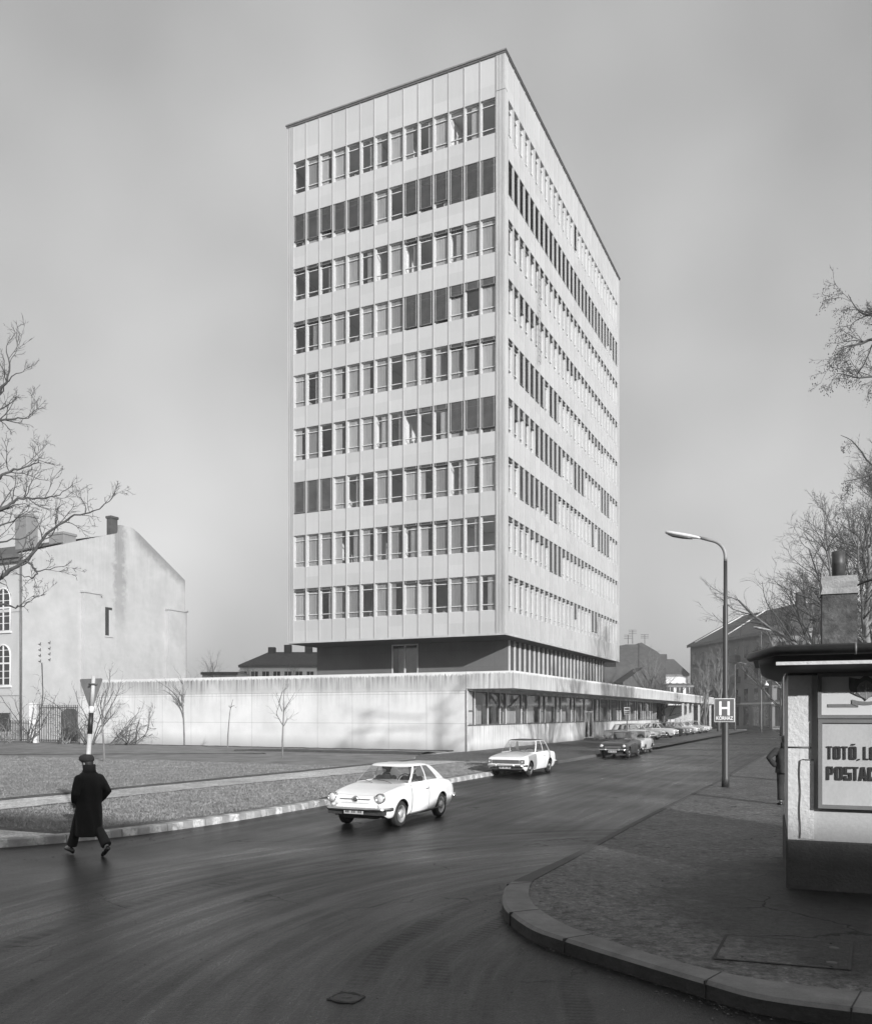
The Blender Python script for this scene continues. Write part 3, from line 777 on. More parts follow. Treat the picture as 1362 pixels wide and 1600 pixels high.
def curtain_mb(w, along, cover, depth=.215, mb=None, ox=0.0, oz=0.0, side=0):
    q = mb or MB(); n = 14; a0 = 0 if side == 0 else w*(1-cover); pts = []
    for k in range(n+1):
        a = a0 + w*cover*k/n; d = depth + .006*math.sin(k*2.1); pts.append((a, d))
    for k in range(n):
        (a, d), (c, e) = pts[k], pts[k+1]
        if along == 'x': q.quad((ox+a, d, oz+.02), (ox+c, e, oz+.02), (ox+c, e, oz+WH), (ox+a, d, oz+WH))
        else: q.quad((-d, ox+a, oz+.02), (-e, ox+c, oz+.02), (-e, ox+c, oz+WH), (-d, ox+a, oz+WH))
    return q
WL = ML-.08; WR = MR-.08
def blinds_left(row, col):
    if row == 7: return {0: .80, 1: .82, 2: .72, 3: .82, 4: .86, 5: .93, 8: .90, 9: .88, 10: .80, 11: 1, 12: 1, 13: 1}.get(col, 0)
    if row == 6: return .06 if col in (0, 1, 2, 8, 9, 10, 11) else 0
    if row == 5: return {8: .92, 9: .93, 10: .9, 11: .28, 12: .2, 13: .17, 0: .07, 1: .07, 2: .07}.get(col, 0)
    if row == 4: return .07 if col in (11, 12, 13) else 0
    if row == 3: return {8: .08, 9: .1, 10: .12, 11: .82, 12: .82, 13: .85}.get(col, 0)
    if row == 2: return {0: .96, 1: .97, 2: .96, 8: .05, 9: .05, 10: .05}.get(col, 0)
    if row == 1: return .04 if col in (8, 9, 10) else 0
    if row == 0: return .05 if col in (0, 1, 2, 8, 9, 10) else 0
    return 0
def blinds_right(row, col):
    if row == 8: return .75 if col == 14 else .0
    if row == 7: return {24: .6, 25: .6}.get(col, .95)
    if row == 6: return [.10, .12, .13, .12, .14, .13, .12][col % 7]
    if row == 5: return {2: .45, 3: .45, 4: .42, 12: .35, 13: .35, 14: .35}.get(col, .13)
    if row == 4: return .93 if 2 <= col <= 6 or col in (8, 9) else (.22 if 18 <= col <= 22 else .07)
    if row == 3: return .4 if col == 1 else .22 if 2 <= col <= 4 else .95 if 5 <= col <= 10 or 14 <= col <= 16 or 22 <= col <= 24 else .12
    if row == 2: return .95 if 2 <= col <= 4 else .8 if 5 <= col <= 7 else .93 if col in (8, 9) else .85 if col in (19, 21, 22, 23, 24) else .06
    if row == 1: return .95 if 8 <= col <= 10 else .2 if 4 <= col <= 7 or 11 <= col <= 16 else .08
    return .5 if col == 14 else .75 if col in (19, 20) else .05
wf = None; wpn = None
blind_cache = {}; curt_cache = {}
bm_mats = [M['blind'], M['dark_trim'], M['frame']]
cur_rand = random.Random(21)
rest = MB()                                        # the windows beyond the hundred largest
rest_mats = [M['frame'], M['glass'], M['blind'], M['dark_trim'], M['curtain'], M['net0'], M['net1'], M['net2']]
def add_rest(sub, m):
    mm = m if isinstance(m, (list, tuple)) else [m]*4
    rest.add(sub.v, sub.f, 0); k = len(sub.f)
    rest.m[-k:] = [mm[x] for x in sub.m]
for row in range(9):
    for col in range(NL):
        e = blinds_left(row, col); ox = XL0 + col*ML + .04; oz = SILL[row]
        has_c = cur_rand.random() < .85; cov = cur_rand.choice([.4, .6, 1.0, 1.0, 1.0]); sd = cur_rand.randint(0, 1); tone = cur_rand.choice([0, 1, 1, 2]) if col % 3 else cur_rand.choice([1, 2])
        part = col >= 4 or (col == 3)
        if col == 3 and row == 0 : pass
        if col == 3 and row not in range(0, 9): part = False
        if part and (col >= 4 or row >= 0) and (col-3)*9 + row < 200 and not (col < 3):
            if wf is None:
                o = frame_mb(WL, 'x').build('window', M['frame'], tower); wf = o
                p = pane_mb(WL, 'x').build('pane', M['glass'], o); wpn = p
            else:
                o = wf.copy(); scene.collection.objects.link(o); o.parent = tower
                p = wpn.copy(); scene.collection.objects.link(p); p.parent = o
            o.location = (ox, 0, oz)
            if e:
                if e not in blind_cache: blind_cache[e] = blind_mb(WL, 'x', e).build('blind', bm_mats, o)
                else:
                    c = blind_cache[e].copy(); scene.collection.objects.link(c); c.parent = o
            if has_c:
                key = (cov, sd, tone)
                if key not in curt_cache: curt_cache[key] = curtain_mb(WL, 'x', cov, side=sd).build('curtain', M['net%d' % tone], o)
                else:
                    c = curt_cache[key].copy(); scene.collection.objects.link(c); c.parent = o
        else:
            add_rest(frame_mb(WL, 'x', ox=ox, oz=oz), 0); add_rest(pane_mb(WL, 'x', ox=ox, oz=oz), 1)
            if e: add_rest(blind_mb(WL, 'x', e, ox=ox, oz=oz), [2, 3, 0])
            if has_c: add_rest(curtain_mb(WL, 'x', cov, ox=ox, oz=oz, side=sd), 5+tone)
    for col in range(NR):
        e = blinds_right(row, col); ox = YR0 + col*MR + .04; oz = SILL[row]
        add_rest(frame_mb(WR, 'y', ox=ox, oz=oz), 0); add_rest(pane_mb(WR, 'y', ox=ox, oz=oz), 1)
        if e: add_rest(blind_mb(WR, 'y', e, ox=ox, oz=oz), [2, 3, 0])
        if cur_rand.random() < .8: add_rest(curtain_mb(WR, 'y', cur_rand.choice([.6, 1, 1]), .26, ox=ox, oz=oz, side=cur_rand.randint(0, 1)), 4)
rest.build('window', rest_mats, tower, None, 'stuff')
# the maintenance ladder/cradle hanging on the right facade
q = MB()
y0 = YR0 + 5.3*MR
for dy in (0, .42): q.tube([(.16, y0+dy, SILL[6]+1.6), (.16, y0+dy, SILL[4]+2.6)], .018, 5)
for k in range(14): q.tube([(.16, y0, SILL[4]+2.7+k*.42), (.16, y0+.42, SILL[4]+2.7+k*.42)], .013, 4)
q.build('hanging_ladder', M['dark_trim'], tower)

# recessed ground floor of the tower
BX0, BX1, BY0, BY1 = -TW+.12, -1.06, 3.4, TD-1.2
q = MB()
wx0, wx1 = -9.5, -7.5
q.box((BX0, BY0, 4.6), (wx0, BY0+.25, ZB-.03)); q.box((wx1, BY0, 4.6), (BX1, BY0+.25, ZB-.03))
q.box((wx0, BY0+.002, 4.6), (wx1, BY0+.25, 4.95)); q.box((BX0, BY0+.25, 4.6), (BX0+.25, BY1, ZB-.03))
q.box((BX1-.25, BY0+.25, 4.6), (BX1, BY1, ZB-.03), 1); q.box((BX0+.25, BY1-.25, 4.6), (BX1-.25, BY1-.002, ZB-.03))
q.build('base_wall', [concrete('base_cladding', .12, 7.2, 2, .1, (2.0, 1.1), .008), simple('fin_shaded_base', .055, .8, .15, 1)], tower)  # right-hand wall coloured darker to stand in for the fins' shadows
for k in range(26):
    y = BY0 + .02 + k*1.0; q = MB()
    if y > BY1-.1: break
    q.box((BX1+.002, y, 4.9), (BX1+.115, y+.09, ZB-.032)); q.build('fin', M['fin'], tower)
q = MB()
q.box((wx0, BY0-.03, 4.96), (wx0+.07, BY0+.06, ZB-.034)); q.box((wx1-.07, BY0-.03, 4.96), (wx1, BY0+.06, ZB-.034))
q.box(((wx0+wx1)/2-.05, BY0-.031, 4.96), ((wx0+wx1)/2+.05, BY0+.06, ZB-.036)); q.box((wx0+.07, BY0-.02, ZB-.12), (wx1-.07, BY0+.05, ZB-.035))
o = q.build('base_window', M['frame'], tower)
q = MB(); q.quad((wx0, BY0+.02, 4.96), (wx1, BY0+.02, 4.96), (wx1, BY0+.02, ZB-.05), (wx0, BY0+.02, ZB-.05)); q.build('pane', M['glass'], o)
q = MB(); q.box((wx0-.5, BY0+2, 4.9), (wx1+.5, BY0+2.1, ZB)); q.build('inner_wall', M['room'], o)

# ================================================================ low building
pod = empty('hospital_wing', 'long low flat roofed wing with stained white wall and glazed side below the tower', 'building', W0, R25)
PL, PB = -32.0, 90.9
q = MB(); q.box((PL, 0, -.05), (0, 1.0, 3.80)); q.box((PL, 1.0, -.05), (PL+.4, PB, 3.8)); q.box((PL, PB-.4, -.05), (0, PB, 3.8))
q.build('front_wall', M['podium_wall'], pod)
q = MB(); q.box((PL-.0, -.015, 3.815), (-.035, 1.0, 4.97)); q.build('parapet_band', M['podium_band'], pod)
q = MB(); q.box((PL, .012, 3.80), (-.03, .9, 3.815)); q.build('shadow_joint', M['dark_trim'], pod)
q = MB()
q.box((-.0, -.018, 3.93), (3.08, .25, 4.972)); q.box((2.83, .25, 3.93), (3.079, PB, 4.971))
q.build('roof_edge', M['fascia'], pod)
q = MB(); q.box((PL+.01, .3, 4.80), (2.82, PB-.1, 4.90)); q.build('flat_roof', M['roof_sheet'], pod)
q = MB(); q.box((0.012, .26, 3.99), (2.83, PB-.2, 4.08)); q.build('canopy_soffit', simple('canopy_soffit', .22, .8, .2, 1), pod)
q = MB()
for k in range(int(PB/1.4)):                       # light ribs under the canopy
    y = .6 + k*1.4
    q.box((.35, y, 3.94), (2.6, y+.16, 3.99))
q.build('soffit_ribs', simple('soffit_rib', .5, .8, .1, 1), pod)
q = MB()
q.box((-.3, .3, 3.80), (.30, PB-.1, 3.99)); q.build('window_head', simple('head_beam', .55, .8, .35, 1.5), pod)
# dado, posts and glazing, bay by bay
bayY = []
y = .15
q = MB(); q.box((-.25, 0.001, -.05), (.012, 26.6, 1.68)); q.box((-.25, 29.7, -.05), (.012, 62, 1.681)); q.box((-.25, 70, -.05), (.012, PB, 1.682))
q.build('dado_wall', M['dado'], pod)
q = MB(); q.box((-.2, .02, 1.682), (.07, 26.6, 1.73)); q.box((-.2, 29.7, 1.682), (.07, 62, 1.73)); q.build('sill_strip', M['dark_trim'], pod)
post_y = []
edges = [.12, 1.15, 3.5, 5.65]
L = 9.79 - 4.2
edges = [.10, 1.2, 3.4, 5.6, 6.7]
k = 0
while True:
    a = 9.85 + 4.2*k
    if a > 60: break
    edges += [a, a+1.15]; k += 1
frm = M['frame']
wb = None
for y in edges:
    pst = MB()
    w = .045 if y < 7 else .06
    if 26.7 < y < 29.6: continue
    pst.box((-.05, y-w, 1.73), (.10, y+w, 3.80)); pst.build('glazing_post', M['frame'], pod)
ped = sorted(edges)
for i in range(len(ped)-1):
    a, c = ped[i]+.05, ped[i+1]-.05
    if c > 61 or (a < 29.6 and c > 26.7): continue
    q = MB(); q.box((-.02, a, 1.73), (.05, a+.035, 3.8)); q.box((-.02, c-.035, 1.73), (.05, c, 3.8)); q.box((-.02, a+.035, 1.73), (.05, c-.035, 1.77)); q.box((-.02, a+.035, 3.74), (.05, c-.035, 3.8))
    if c-a < 1.4: q.box((-.021, a+.035, 2.55), (.06, c-.035, 2.63))
    o = q.build('window', M['dark_trim'], pod)
    q = MB(); q.quad((.012, a+.03, 1.76), (.012, c-.03, 1.76), (.012, c-.03, 3.75), (.012, a+.03, 3.75)); q.build('pane', M['glass'], o)
# entrance door in the glazed side
q = MB(); q.box((-.05, 26.62, .1), (.09, 26.74, 3.8)); q.box((-.05, 29.52, .1), (.09, 29.64, 3.8)); q.box((-.04, 26.74, 2.55), (.08, 29.52, 2.66))
q.box((-.04, 28.1, .1), (.07, 28.2, 2.55)); q.box((-.04, 26.74, .1), (.06, 28.1, .35)); q.box((-.04, 28.2, .1), (.06, 29.52, .35))
o = q.build('entrance_door', M['frame'], pod)
q = MB(); q.quad((.015, 26.74, .35), (.015, 29.52, .35), (.015, 29.52, 3.8), (.015, 26.74, 3.8)); q.build('pane', M['glass'], o)
q = MB(); q.tube([(.12, 28.02, 1.0), (.12, 28.02, 1.35)], .015, 6); q.build('handle', M['chrome'], o)
q = MB(); q.box((-.4, 26.6, .05), (1.2, 29.7, .26)); q.build('doorstep', M['kerb'], pod)
q = MB()                                           # interior of the glazed side
q.box((-5.0, 1, .1), (-4.9, 62, 4.6)); q.box((-5, 62, 0), (-.3, 62.1, 4.7))
rr = random.Random(3)
for y in (9, 17.5, 26, 31, 41, 50): q.box((-4.9, y, .1), (-.5, y+.1, 4.6))
q.box((-4.9, 1, .1), (-.3, 62, .14)); q.build('interior_walls', simple('wing_interior', .30, .85, .2, .8), pod)
q = MB()
for a, c in ((2.0, 3.3), (7.0, 9.7), (11.3, 13.9), (15.4, 18.1), (19.6, 22.2), (23.9, 26.3), (32, 35), (36.3, 38), (40.5, 43), (45, 47.1)):
    n = int((c-a)*6)
    for i in range(n):
        y0, y1 = a+(c-a)*i/n, a+(c-a)*(i+1)/n
        d0, d1 = -.32-.03*(i % 2), -.32-.03*((i+1) % 2)
        q.quad((d0, y0, 1.74), (d1, y1, 1.74), (d1, y1, 3.0), (d0, y0, 3.0))
q.build('half_curtains', M['curtain'], pod)
q = MB(); q.box((-.012, -.05, -.05), (.035, .1, 3.85)); q.tube([(.09, -.08, .1), (.09, -.08, 3.9)], .035, 8)
q.build('corner_downpipe', simple('galvanised_pipe', .45, .5, .3, 3), pod)
# open, dark carport end of the wing
for y in (64, 68, 72, 78, 84, 90):
    q = MB(); q.box((2.5, y, 0), (2.75, y+.25, 3.99)); q.build('canopy_column', M['fin'], pod)
# ================================================================ cars
def smooth_prof(pts, xs, k=3):
    x = np.array([p[0] for p in pts]); z = np.array([p[1] for p in pts])
    return np.interp(xs, x, z)
def grow_smooth(a, n=2):
    a = np.array(a, float)
    for _ in range(n):
        b_ = a.copy(); b_[1:-1] = (a[:-2] + 2*a[1:-1] + a[2:]) / 4; a = b_
    return a
def car(name, label, cat, group, pos, head, S, detail=2):
    """S: L,W,H, fo (front overhang), wb, wr, top [(x from front, z)], plan [(x, half width)], cabin dict, mats"""
    root = empty(name, label, cat, pos, head, group)
    L, wb, wr = S['L'], S['wb'], S['wr']
    xf = L/2 - S['fo']; xr = xf - wb
    n = 84 if detail > 1 else 44
    u = np.linspace(0, L, n); u = np.concatenate([[0, .015, .04], u[(u > .07) & (u < L-.07)], [L-.04, L-.015, L]])
    topz = grow_smooth(smooth_prof(S['top'], u), 2); hw = grow_smooth(smooth_prof(S['plan'], u), 2)
    zb = grow_smooth(smooth_prof(S.get('bot', [(0, .36), (.25, .22), (L-.35, .22), (L, .36)]), u), 1)
    crown = grow_smooth(smooth_prof(S.get('crown', [(0, .0), (.3, .02), (L-.3, .02), (L, 0)]), u), 1)
    for i, k in ((0, .955), (1, .98), (2, .993), (-1, .955), (-2, .98), (-3, .993)): hw[i] *= k
    for i, k in ((0, .05), (1, .022), (2, .006), (-1, .05), (-2, .022), (-3, .006)): topz[i] -= k; zb[i] += k*.6
    ar = wr + S.get('arch', .045)
    fs = [0, .05, .16, .30, .45, .60, .74, .86, .94, 1.0]
    yf = S.get('side', [.90, .945, .972, .988, .998, 1.0, .995, .985, .97, .945])
    rows = []
    for i, s in enumerate(u):
        x = L/2 - s; b0 = zb[i]
        arch = 0
        for xw in (xf, xr):
            d = abs(x - xw)
            if d < ar: arch = max(arch, wr + math.sqrt(ar*ar - d*d)*1.0)
        z0 = max(b0, arch); zt = topz[i] - .035
        pts = []
        for f, yy in zip(fs, yf):
            z = z0 + (zt - z0)*f
            fe = max(0, (z - b0)/(zt - b0+1e-6)); yy2 = np.interp(fe, fs, yf)
            pts.append((x, hw[i]*yy2, z))
        pts += [(x, hw[i]*.89, topz[i]-.018), (x, hw[i]*.80, topz[i]-.003), (x, hw[i]*.6, topz[i]+crown[i]*.5), (x, hw[i]*.3, topz[i]+crown[i]*.92), (x, 0, topz[i]+crown[i])]
        rows.append(pts)
    nr = len(rows[0]); buckets = {}
    def bk(nm): return buckets.setdefault(nm, MB())
    doors = S.get('doors', []); fend = S.get('fender')
    for side in (1, -1):
        grid = [[(x, y*side, z) for x, y, z in r] for r in rows]
        keep = {}
        for i in range(len(u)-1):
            xm = L/2 - (u[i]+u[i+1])/2
            for k in range(nr-1):
                nm = 'body'
                if 2 <= k+1 and k < 9:
                    for di, (a, c) in enumerate(doors):
                        if a < L/2 - xm < c and detail > 1 and k >= 1: nm = 'door%d_%d' % (di, side)
                if fend and nm == 'body' and fend[0] < L/2-xm < fend[1] and k < 9 and side == fend[2]: nm = 'fender'
                if S.get('hood') and detail > 1 and k >= 11 and S['hood'][0] < L/2-xm < S['hood'][1]: nm = 'bonnet'
                keep.setdefault(nm, []).append((i, k))
        for nm, cells in keep.items():
            off = .004 if nm.startswith('door') else .003 if nm in ('bonnet',) else 0
            idx = {}; vs = []; fc = []
            for i, k in cells:
                q = []
                for a, c in ((i, k), (i+1, k), (i+1, k+1), (i, k+1)):
                    if (a, c) not in idx:
                        idx[(a, c)] = len(vs); x, y, z = grid[a][c]
                        vs.append((x, y + (off*side if c < 11 else 0), z + (off if c >= 11 else 0)))
                    q.append(idx[(a, c)])
                fc.append(tuple(q) if side == 1 else tuple(q[::-1]))
            bk(nm).add(vs, fc, 0, True)
    # ends
    for j, fl in ((0, 1), (len(u)-1, -1)):
        half = rows[j]; ring = [(x, y, z) for x, y, z in half] + [(x, -y, z) for x, y, z in half[::-1][1:]]
        cz = [p[2] for p in ring]; bk('body').add(ring, [tuple(range(len(ring)))[::-1] if fl == 1 else tuple(range(len(ring)))], 0, False)
    # cabin shell
    C = S['cab']
    bx, rx = C['base'], C['roof']                  # x from front at i2..i7 (A front, A rear, B front, B rear, C front, C rear)
    hwb = lambda s: float(np.interp(s, u, hw)); tzb = lambda s: float(np.interp(s, u, topz))
    tw = C['tw']                                   # roof half width
    def outline(top):
        xs = rx if top else bx
        w = [tw]*6 if top else [hwb(s)*C.get('bw', .90) for s in xs]
        if top: w = [tw*.985, tw, tw, tw, tw, tw*.96]
        else: w[0] *= .97; w[-1] *= C.get('rw', .93)
        fb, rb = (C.get('fbr', .10), C.get('rbr', .10)) if top else (C.get('fb', .22), C.get('rb', .14))
        P = [(xs[0]-fb, 0), (xs[0]-fb*.86, w[0]*.5), (xs[0]-fb*.35, w[0]*.86)]
        P += [(xs[i], w[i]) for i in range(6)]
        P += [(xs[5]+rb*.35, w[5]*.86), (xs[5]+rb*.86, w[5]*.5), (xs[5]+rb, 0)]
        zr = S['H'] - .055
        out = []
        for s, y in P:
            z = zr - C.get('rdrop', 0)*max(0, (s-rx[2])/(rx[5]-rx[2]+1e-6))**2*(1) - C.get('fdrop', .02)*max(0, (rx[1]-s)/.3) if top else tzb(min(max(s, .05), L-.05)) - .02
            out.append(Vector((L/2 - s, y, z)))
        return out
    Pb, Pt = outline(False), outline(True)
    nt = 9; ts = [0, .07] + [.07 + .85*k/5 for k in range(1, 6)] + [.965, 1.0]
    grid = []
    for t in ts:
        r = []
        for a, c in zip(Pb, Pt):
            p = a.lerp(c, t); p.y += math.sin(math.pi*t)*.022*(1 if a.y > .01 else 0)
            dx = (1 if a.x > (Pb[0].x+Pb[-1].x)/2 else -1)
            p.x += math.sin(math.pi*t)*C.get('bow', .02)*dx*(1 if a is Pb[0] or a is Pb[1] or a is Pb[-1] or a is Pb[-2] else .6 if a in (Pb[2], Pb[-3]) else 0)
            r.append(p)
        grid.append(r)
    pill = {3: 1, 5: 1, 7: 1}
    names = {0: 'windscreen', 1: 'windscreen', 2: 'windscreen', 4: 'side_window', 6: 'side_window', 8: 'rear_window', 9: 'rear_window', 10: 'rear_window'}
    for side in (1, -1):
        for k in range(len(ts)-1):
            for i in range(len(Pb)-1):
                q = [grid[k][i], grid[k][i+1], grid[k+1][i+1], grid[k+1][i]]
                q = [(p.x, p.y*side, p.z) for p in q]
                if side == -1: q = q[::-1]
                glassy = i not in pill and 1 <= k < len(ts)-2
                if i == 2 and False: glassy = False
                if glassy:
                    nm = names[i]; key = nm if nm != 'side_window' else 'side_window%d_%d' % (i, side)
                    bk('g_' + key).add(q, [(0, 1, 2, 3)], 0, True)
                else: bk('cabin').add(q, [(0, 1, 2, 3)], 0, nm != 'x' if False else True)
        top = [(p.x, p.y*side, p.z) for p in grid[-1]]
        # roof skin: shrink rings inwards and up
        cx_ = (Pt[0].x+Pt[-1].x)/2
        rr_ = [top]
        for s_, dz in ((.95, .022), (.84, .038), (.6, .05), (.3, .055), (0.0, .056)):
            rr_.append([(cx_+(p[0]-cx_)*(1-(1-s_)*.92 if s_ > 0 else .08), p[1]*s_, p[2]*1.0 + dz) for p in top])
        for a, c in zip(rr_[:-1], rr_[1:]):
            for i in range(len(top)-1):
                q = [a[i], a[i+1], c[i+1], c[i]]
                bk('roof').add(q if side == 1 else q[::-1], [(0, 1, 2, 3)], 0, True)
        e = rr_[-1]
        for r_i in range(len(rr_)): pass
    P_ = S['paint']; roofm = S.get('roofmat', P_); trim = M['chrome']
    def weld(o, d=.0008):
        import bmesh
        bm = bmesh.new(); bm.from_mesh(o.data); bmesh.ops.remove_doubles(bm, verts=bm.verts, dist=d); bm.to_mesh(o.data); bm.free(); return o
    body = weld(buckets['body'].build('body', P_, root))
    if 'fender' in buckets: weld(buckets['fender'].build('front_wing', M['wing_grey'], root, 'grey front wing'))  # this wing takes its own grey instead of the body paint
    if 'bonnet' in buckets:
        weld(buckets['bonnet'].build('bonnet', S.get('bonnetmat', P_), root))
    weld(buckets['cabin'].build('cabin_frame', S.get('cabmat', P_), root))
    weld(buckets['roof'].build('roof', roofm, root))
    for nm, mb in buckets.items():
        if nm.startswith('door'):
            o = weld(mb.build('door', P_, root)); di, side = nm[4:].split('_'); side = int(side)
            a, c = doors[int(di)]
            s_ = c - .14; y = hwb(s_)*.995+.012; z = tzb(s_)-.16
            h = MB(); h.tube([(L/2-s_+.06, y*side, z), (L/2-s_+.05, (y+.02)*side, z), (L/2-s_-.06, (y+.02)*side, z), (L/2-s_-.07, y*side, z)], .011, 6)
            h.build('handle', trim, o)
        if nm.startswith('g_'):
            g = nm[2:]; g = 'side_window' if g.startswith('side') else g
            weld(mb.build(g, M['car_glass'], root))
    # dark lines round doors and under the panels, inner structure
    for di, (a, c) in enumerate(doors):
        for s_ in (a, c):
            for side in (1, -1):
                d = MB()
                pl = []
                for f in (.08, .25, .45, .65, .85, 1.0):
                    b0 = float(np.interp(s_, u, zb)); zt = tzb(s_)-.035; z = b0+(zt-b0)*f
                    pl.append((L/2-s_, (hwb(s_)*np.interp(f, fs, yf)+.001)*side, z))
                d.tube(pl, .0055, 4); d.build('door_gap', M['car_dark_inside'], root)
    ub = MB()
    mw = S['W']/2
    ub.box((-L/2+.18, -mw+.27, .20), (L/2-.18, mw-.27, .52)); ub.box((xr+ar+.02, -mw+.08, .19), (xf-ar-.02, mw-.08, .5))
    ub.build('underbody', M['car_dark_inside'], root)
    zc = tzb(bx[3]) - .03
    sc = MB(); sc.box((L/2-bx[5]+.05, -mw*.8, zc-.25), (L/2-bx[0]-.1, mw*.8, zc-.16))
    sc.build('cabin_floor', M['car_dark_inside'], root)
    if detail > 0:
        for sx in ([bx[2]-.15] if not S.get('rearseat') else [bx[2]-.15, bx[4]+.05]):
            for sy in (-.34, .34):
                q = MB(); x = L/2 - sx
                q.loft([[(x+dx-(z-zc)*.25, sy+dy, z) for dx, dy in ((0, -w), (.1, -w*.96), (.1, w*.96), (0, w))] for z, w in ((zc-.15, .25), (zc-.06, .26), (zc+.02, .25), (zc+.06, .2))], 0, True, False)
                q.build('seat', M['car_dark_inside'], root)
        q = MB(); sx = L/2 - bx[0] - .48
        ring = [(sx-.03*math.sin(a)+.0, .34+.19*math.cos(a), zc+.02+.17*math.sin(a)) for a in np.linspace(0, 2*math.pi, 20)]
        q.tube(ring, .012, 5); q.tube([(sx, .34, zc+.02), (sx+.3, .34, zc-.1)], .02, 5); q.build('steering_wheel', M['car_dark_inside'], root)
    # wheels
    for xw in (xf, xr):
        for side in (1, -1):
            yo = hwb(L/2-xw)*.96
            q = MB()
            tw_ = S.get('tyre', .155); y1 = yo*side; y0 = (yo-tw_)*side
            prof = [(wr*.60, y0), (wr*.9, y0), (wr*.985, y0+(.02*side)), (wr, y0+(.045*side)), (wr, y1-(.045*side)), (wr*.985, y1-(.02*side)), (wr*.9, y1), (wr*.70, y1), (wr*.60, y1-.02*side)]
            q.lathe(prof, 32 if detail > 1 else 18, 'y', (xw, 0, wr), 0)
            o = q.build('wheel', M['rubber'], root)
            q = MB(); h = side
            q.lathe([(.001, y1-.035*h), (wr*.20, y1-.035*h)][::-1] + [], 4, 'y', (xw, 0, wr)) if False else None
            q.lathe([(wr*.70, y1-.010*h), (wr*.67, y1-.002*h), (wr*.60, y1-.03*h), (wr*.45, y1-.038*h), (wr*.36, y1-.018*h), (wr*.30, y1+.012*h), (wr*.2, y1+.022*h), (.002, y1+.026*h)], 28, 'y', (xw, 0, wr))
            q.build('rim', S.get('rim', M['chrome']), o)
            if detail > 1:
                q = MB()
                for k in range(8 if S.get('slots') else 0):
                    a = 2*math.pi*k/8
                    c_, s_ = math.cos(a), math.sin(a); r0 = wr*.50
                    q.ball((xw+c_*r0, y1-.030*h, wr+s_*r0), (.017, .006, .017), 5)
                if q.v: q.build('rim_slot', M['car_dark_inside'], o, kind='stuff') if False else q.build('rim_slots', M['car_dark_inside'], o)
    # bumpers follow the ends
    for fr in (1, -1):
        if fr == 1: s0, zz = .02, S.get('bz', .42)
        else: s0, zz = L-.02, S.get('bzr', .44)
        pl = []
        W_ = S['W']/2
        for yy in np.linspace(-1, 1, 15):
            ex = .07*(1-abs(yy)**3) - (.30*max(0, abs(yy)-.86)/.14*.8)
            pl.append((fr*(L/2 - .0 + ex + .0), yy*W_*1.0, zz))
        q = MB(); q.tube(pl, S.get('br', .05), 8, 0, True, True, 1.0); v = [(a, b_, zz + (c-zz)*1.0) for a, b_, c in q.v]; q.v = v
        if detail > 1 and S.get('overriders', 1):
            for yy in (-.42, .42): q.ball((fr*(L/2+.09), yy*W_*1.1, zz+.01), (.035, .03, .085), 6)
        q.build('bumper', trim, root)
    # lamps
    hx, hy, hz, hr = S['lamp']
    for side in (1, -1):
        q = MB(); q.lathe([(.001, hx+.012), (hr*.5, hx+.010), (hr*.86, hx+.0)][::-1], 20, 'x', (0, hy*side, hz)) if False else None
        q.lathe([(hr, hx-.09), (hr*1.06, hx-.01), (hr*1.02, hx+.012), (hr*.9, hx+.01), (hr*.86, hx-.004)], 22, 'x', (0, hy*side, hz))
        o = q.build('headlight', trim, root)
        q = MB(); q.lathe([(hr*.87, hx-.002), (hr*.6, hx+.016), (hr*.3, hx+.024), (.002, hx+.027)], 20, 'x', (0, hy*side, hz)); q.build('lens', M['lens'], o)
        q = MB(); q.bbox((-L/2-.02, hy*side-.06, hz-.08), (-L/2+.06, hy*side+.06, hz+.06), .015); q.build('tail_light', M['dark_lens'], root)
    if detail > 1:
        q = MB(); q.bbox((L/2+.075, -.23, S.get('pz', .33)-.055), (L/2+.09, .23, S.get('pz', .33)+.055), .004); o = q.build('number_plate', M['plate'], root)
        q = MB(); x0 = -.19
        for k, w in enumerate((.05, .045, 0, .04, .04, 0, .04, .04)):
            if w: q.box((L/2+.091, x0, S.get('pz', .33)-.03), (L/2+.0925, x0+w*.72, S.get('pz', .33)+.03))
            x0 += .05
        q.build('plate_characters', M['car_dark_inside'], o)
        for sy in (-.12, .36):
            q = MB(); x = L/2-bx[0]+C.get('fb', .22)*.9; z = tzb(bx[0]-.15)+.025
            q.tube([(x-.02, sy, z), (x-.06, sy-.2, z+.05), (x-.09, sy-.38, z+.06)], .008, 5); q.build('wiper', M['dark_trim'], root)
    if S.get('extra'): S['extra'](root, L, tzb, hwb)
    return root

M['lens'] = simple('headlamp_lens', .6, .12, .15, 30, bmp=.3)
M['dark_lens'] = simple('tail_lamp_lens', .10, .2, .1, 8, bmp=0)
M['plate'] = simple('number_plate', .42, .5, .05, 3, bmp=0)
def paint(name, v, coat=.4, rough=.32): return simple(name, v, rough, .06, 1.2, fine=6, bmp=0, coat=coat)
M['dark_paint'] = paint('dark_car_paint', .035)
M['grey_paint'] = paint('mid_grey_car_paint', .22); M['light_paint'] = paint('light_grey_car_paint', .45)
M['black_roof'] = simple('black_vinyl_roof', .03, .45, .2, 6)

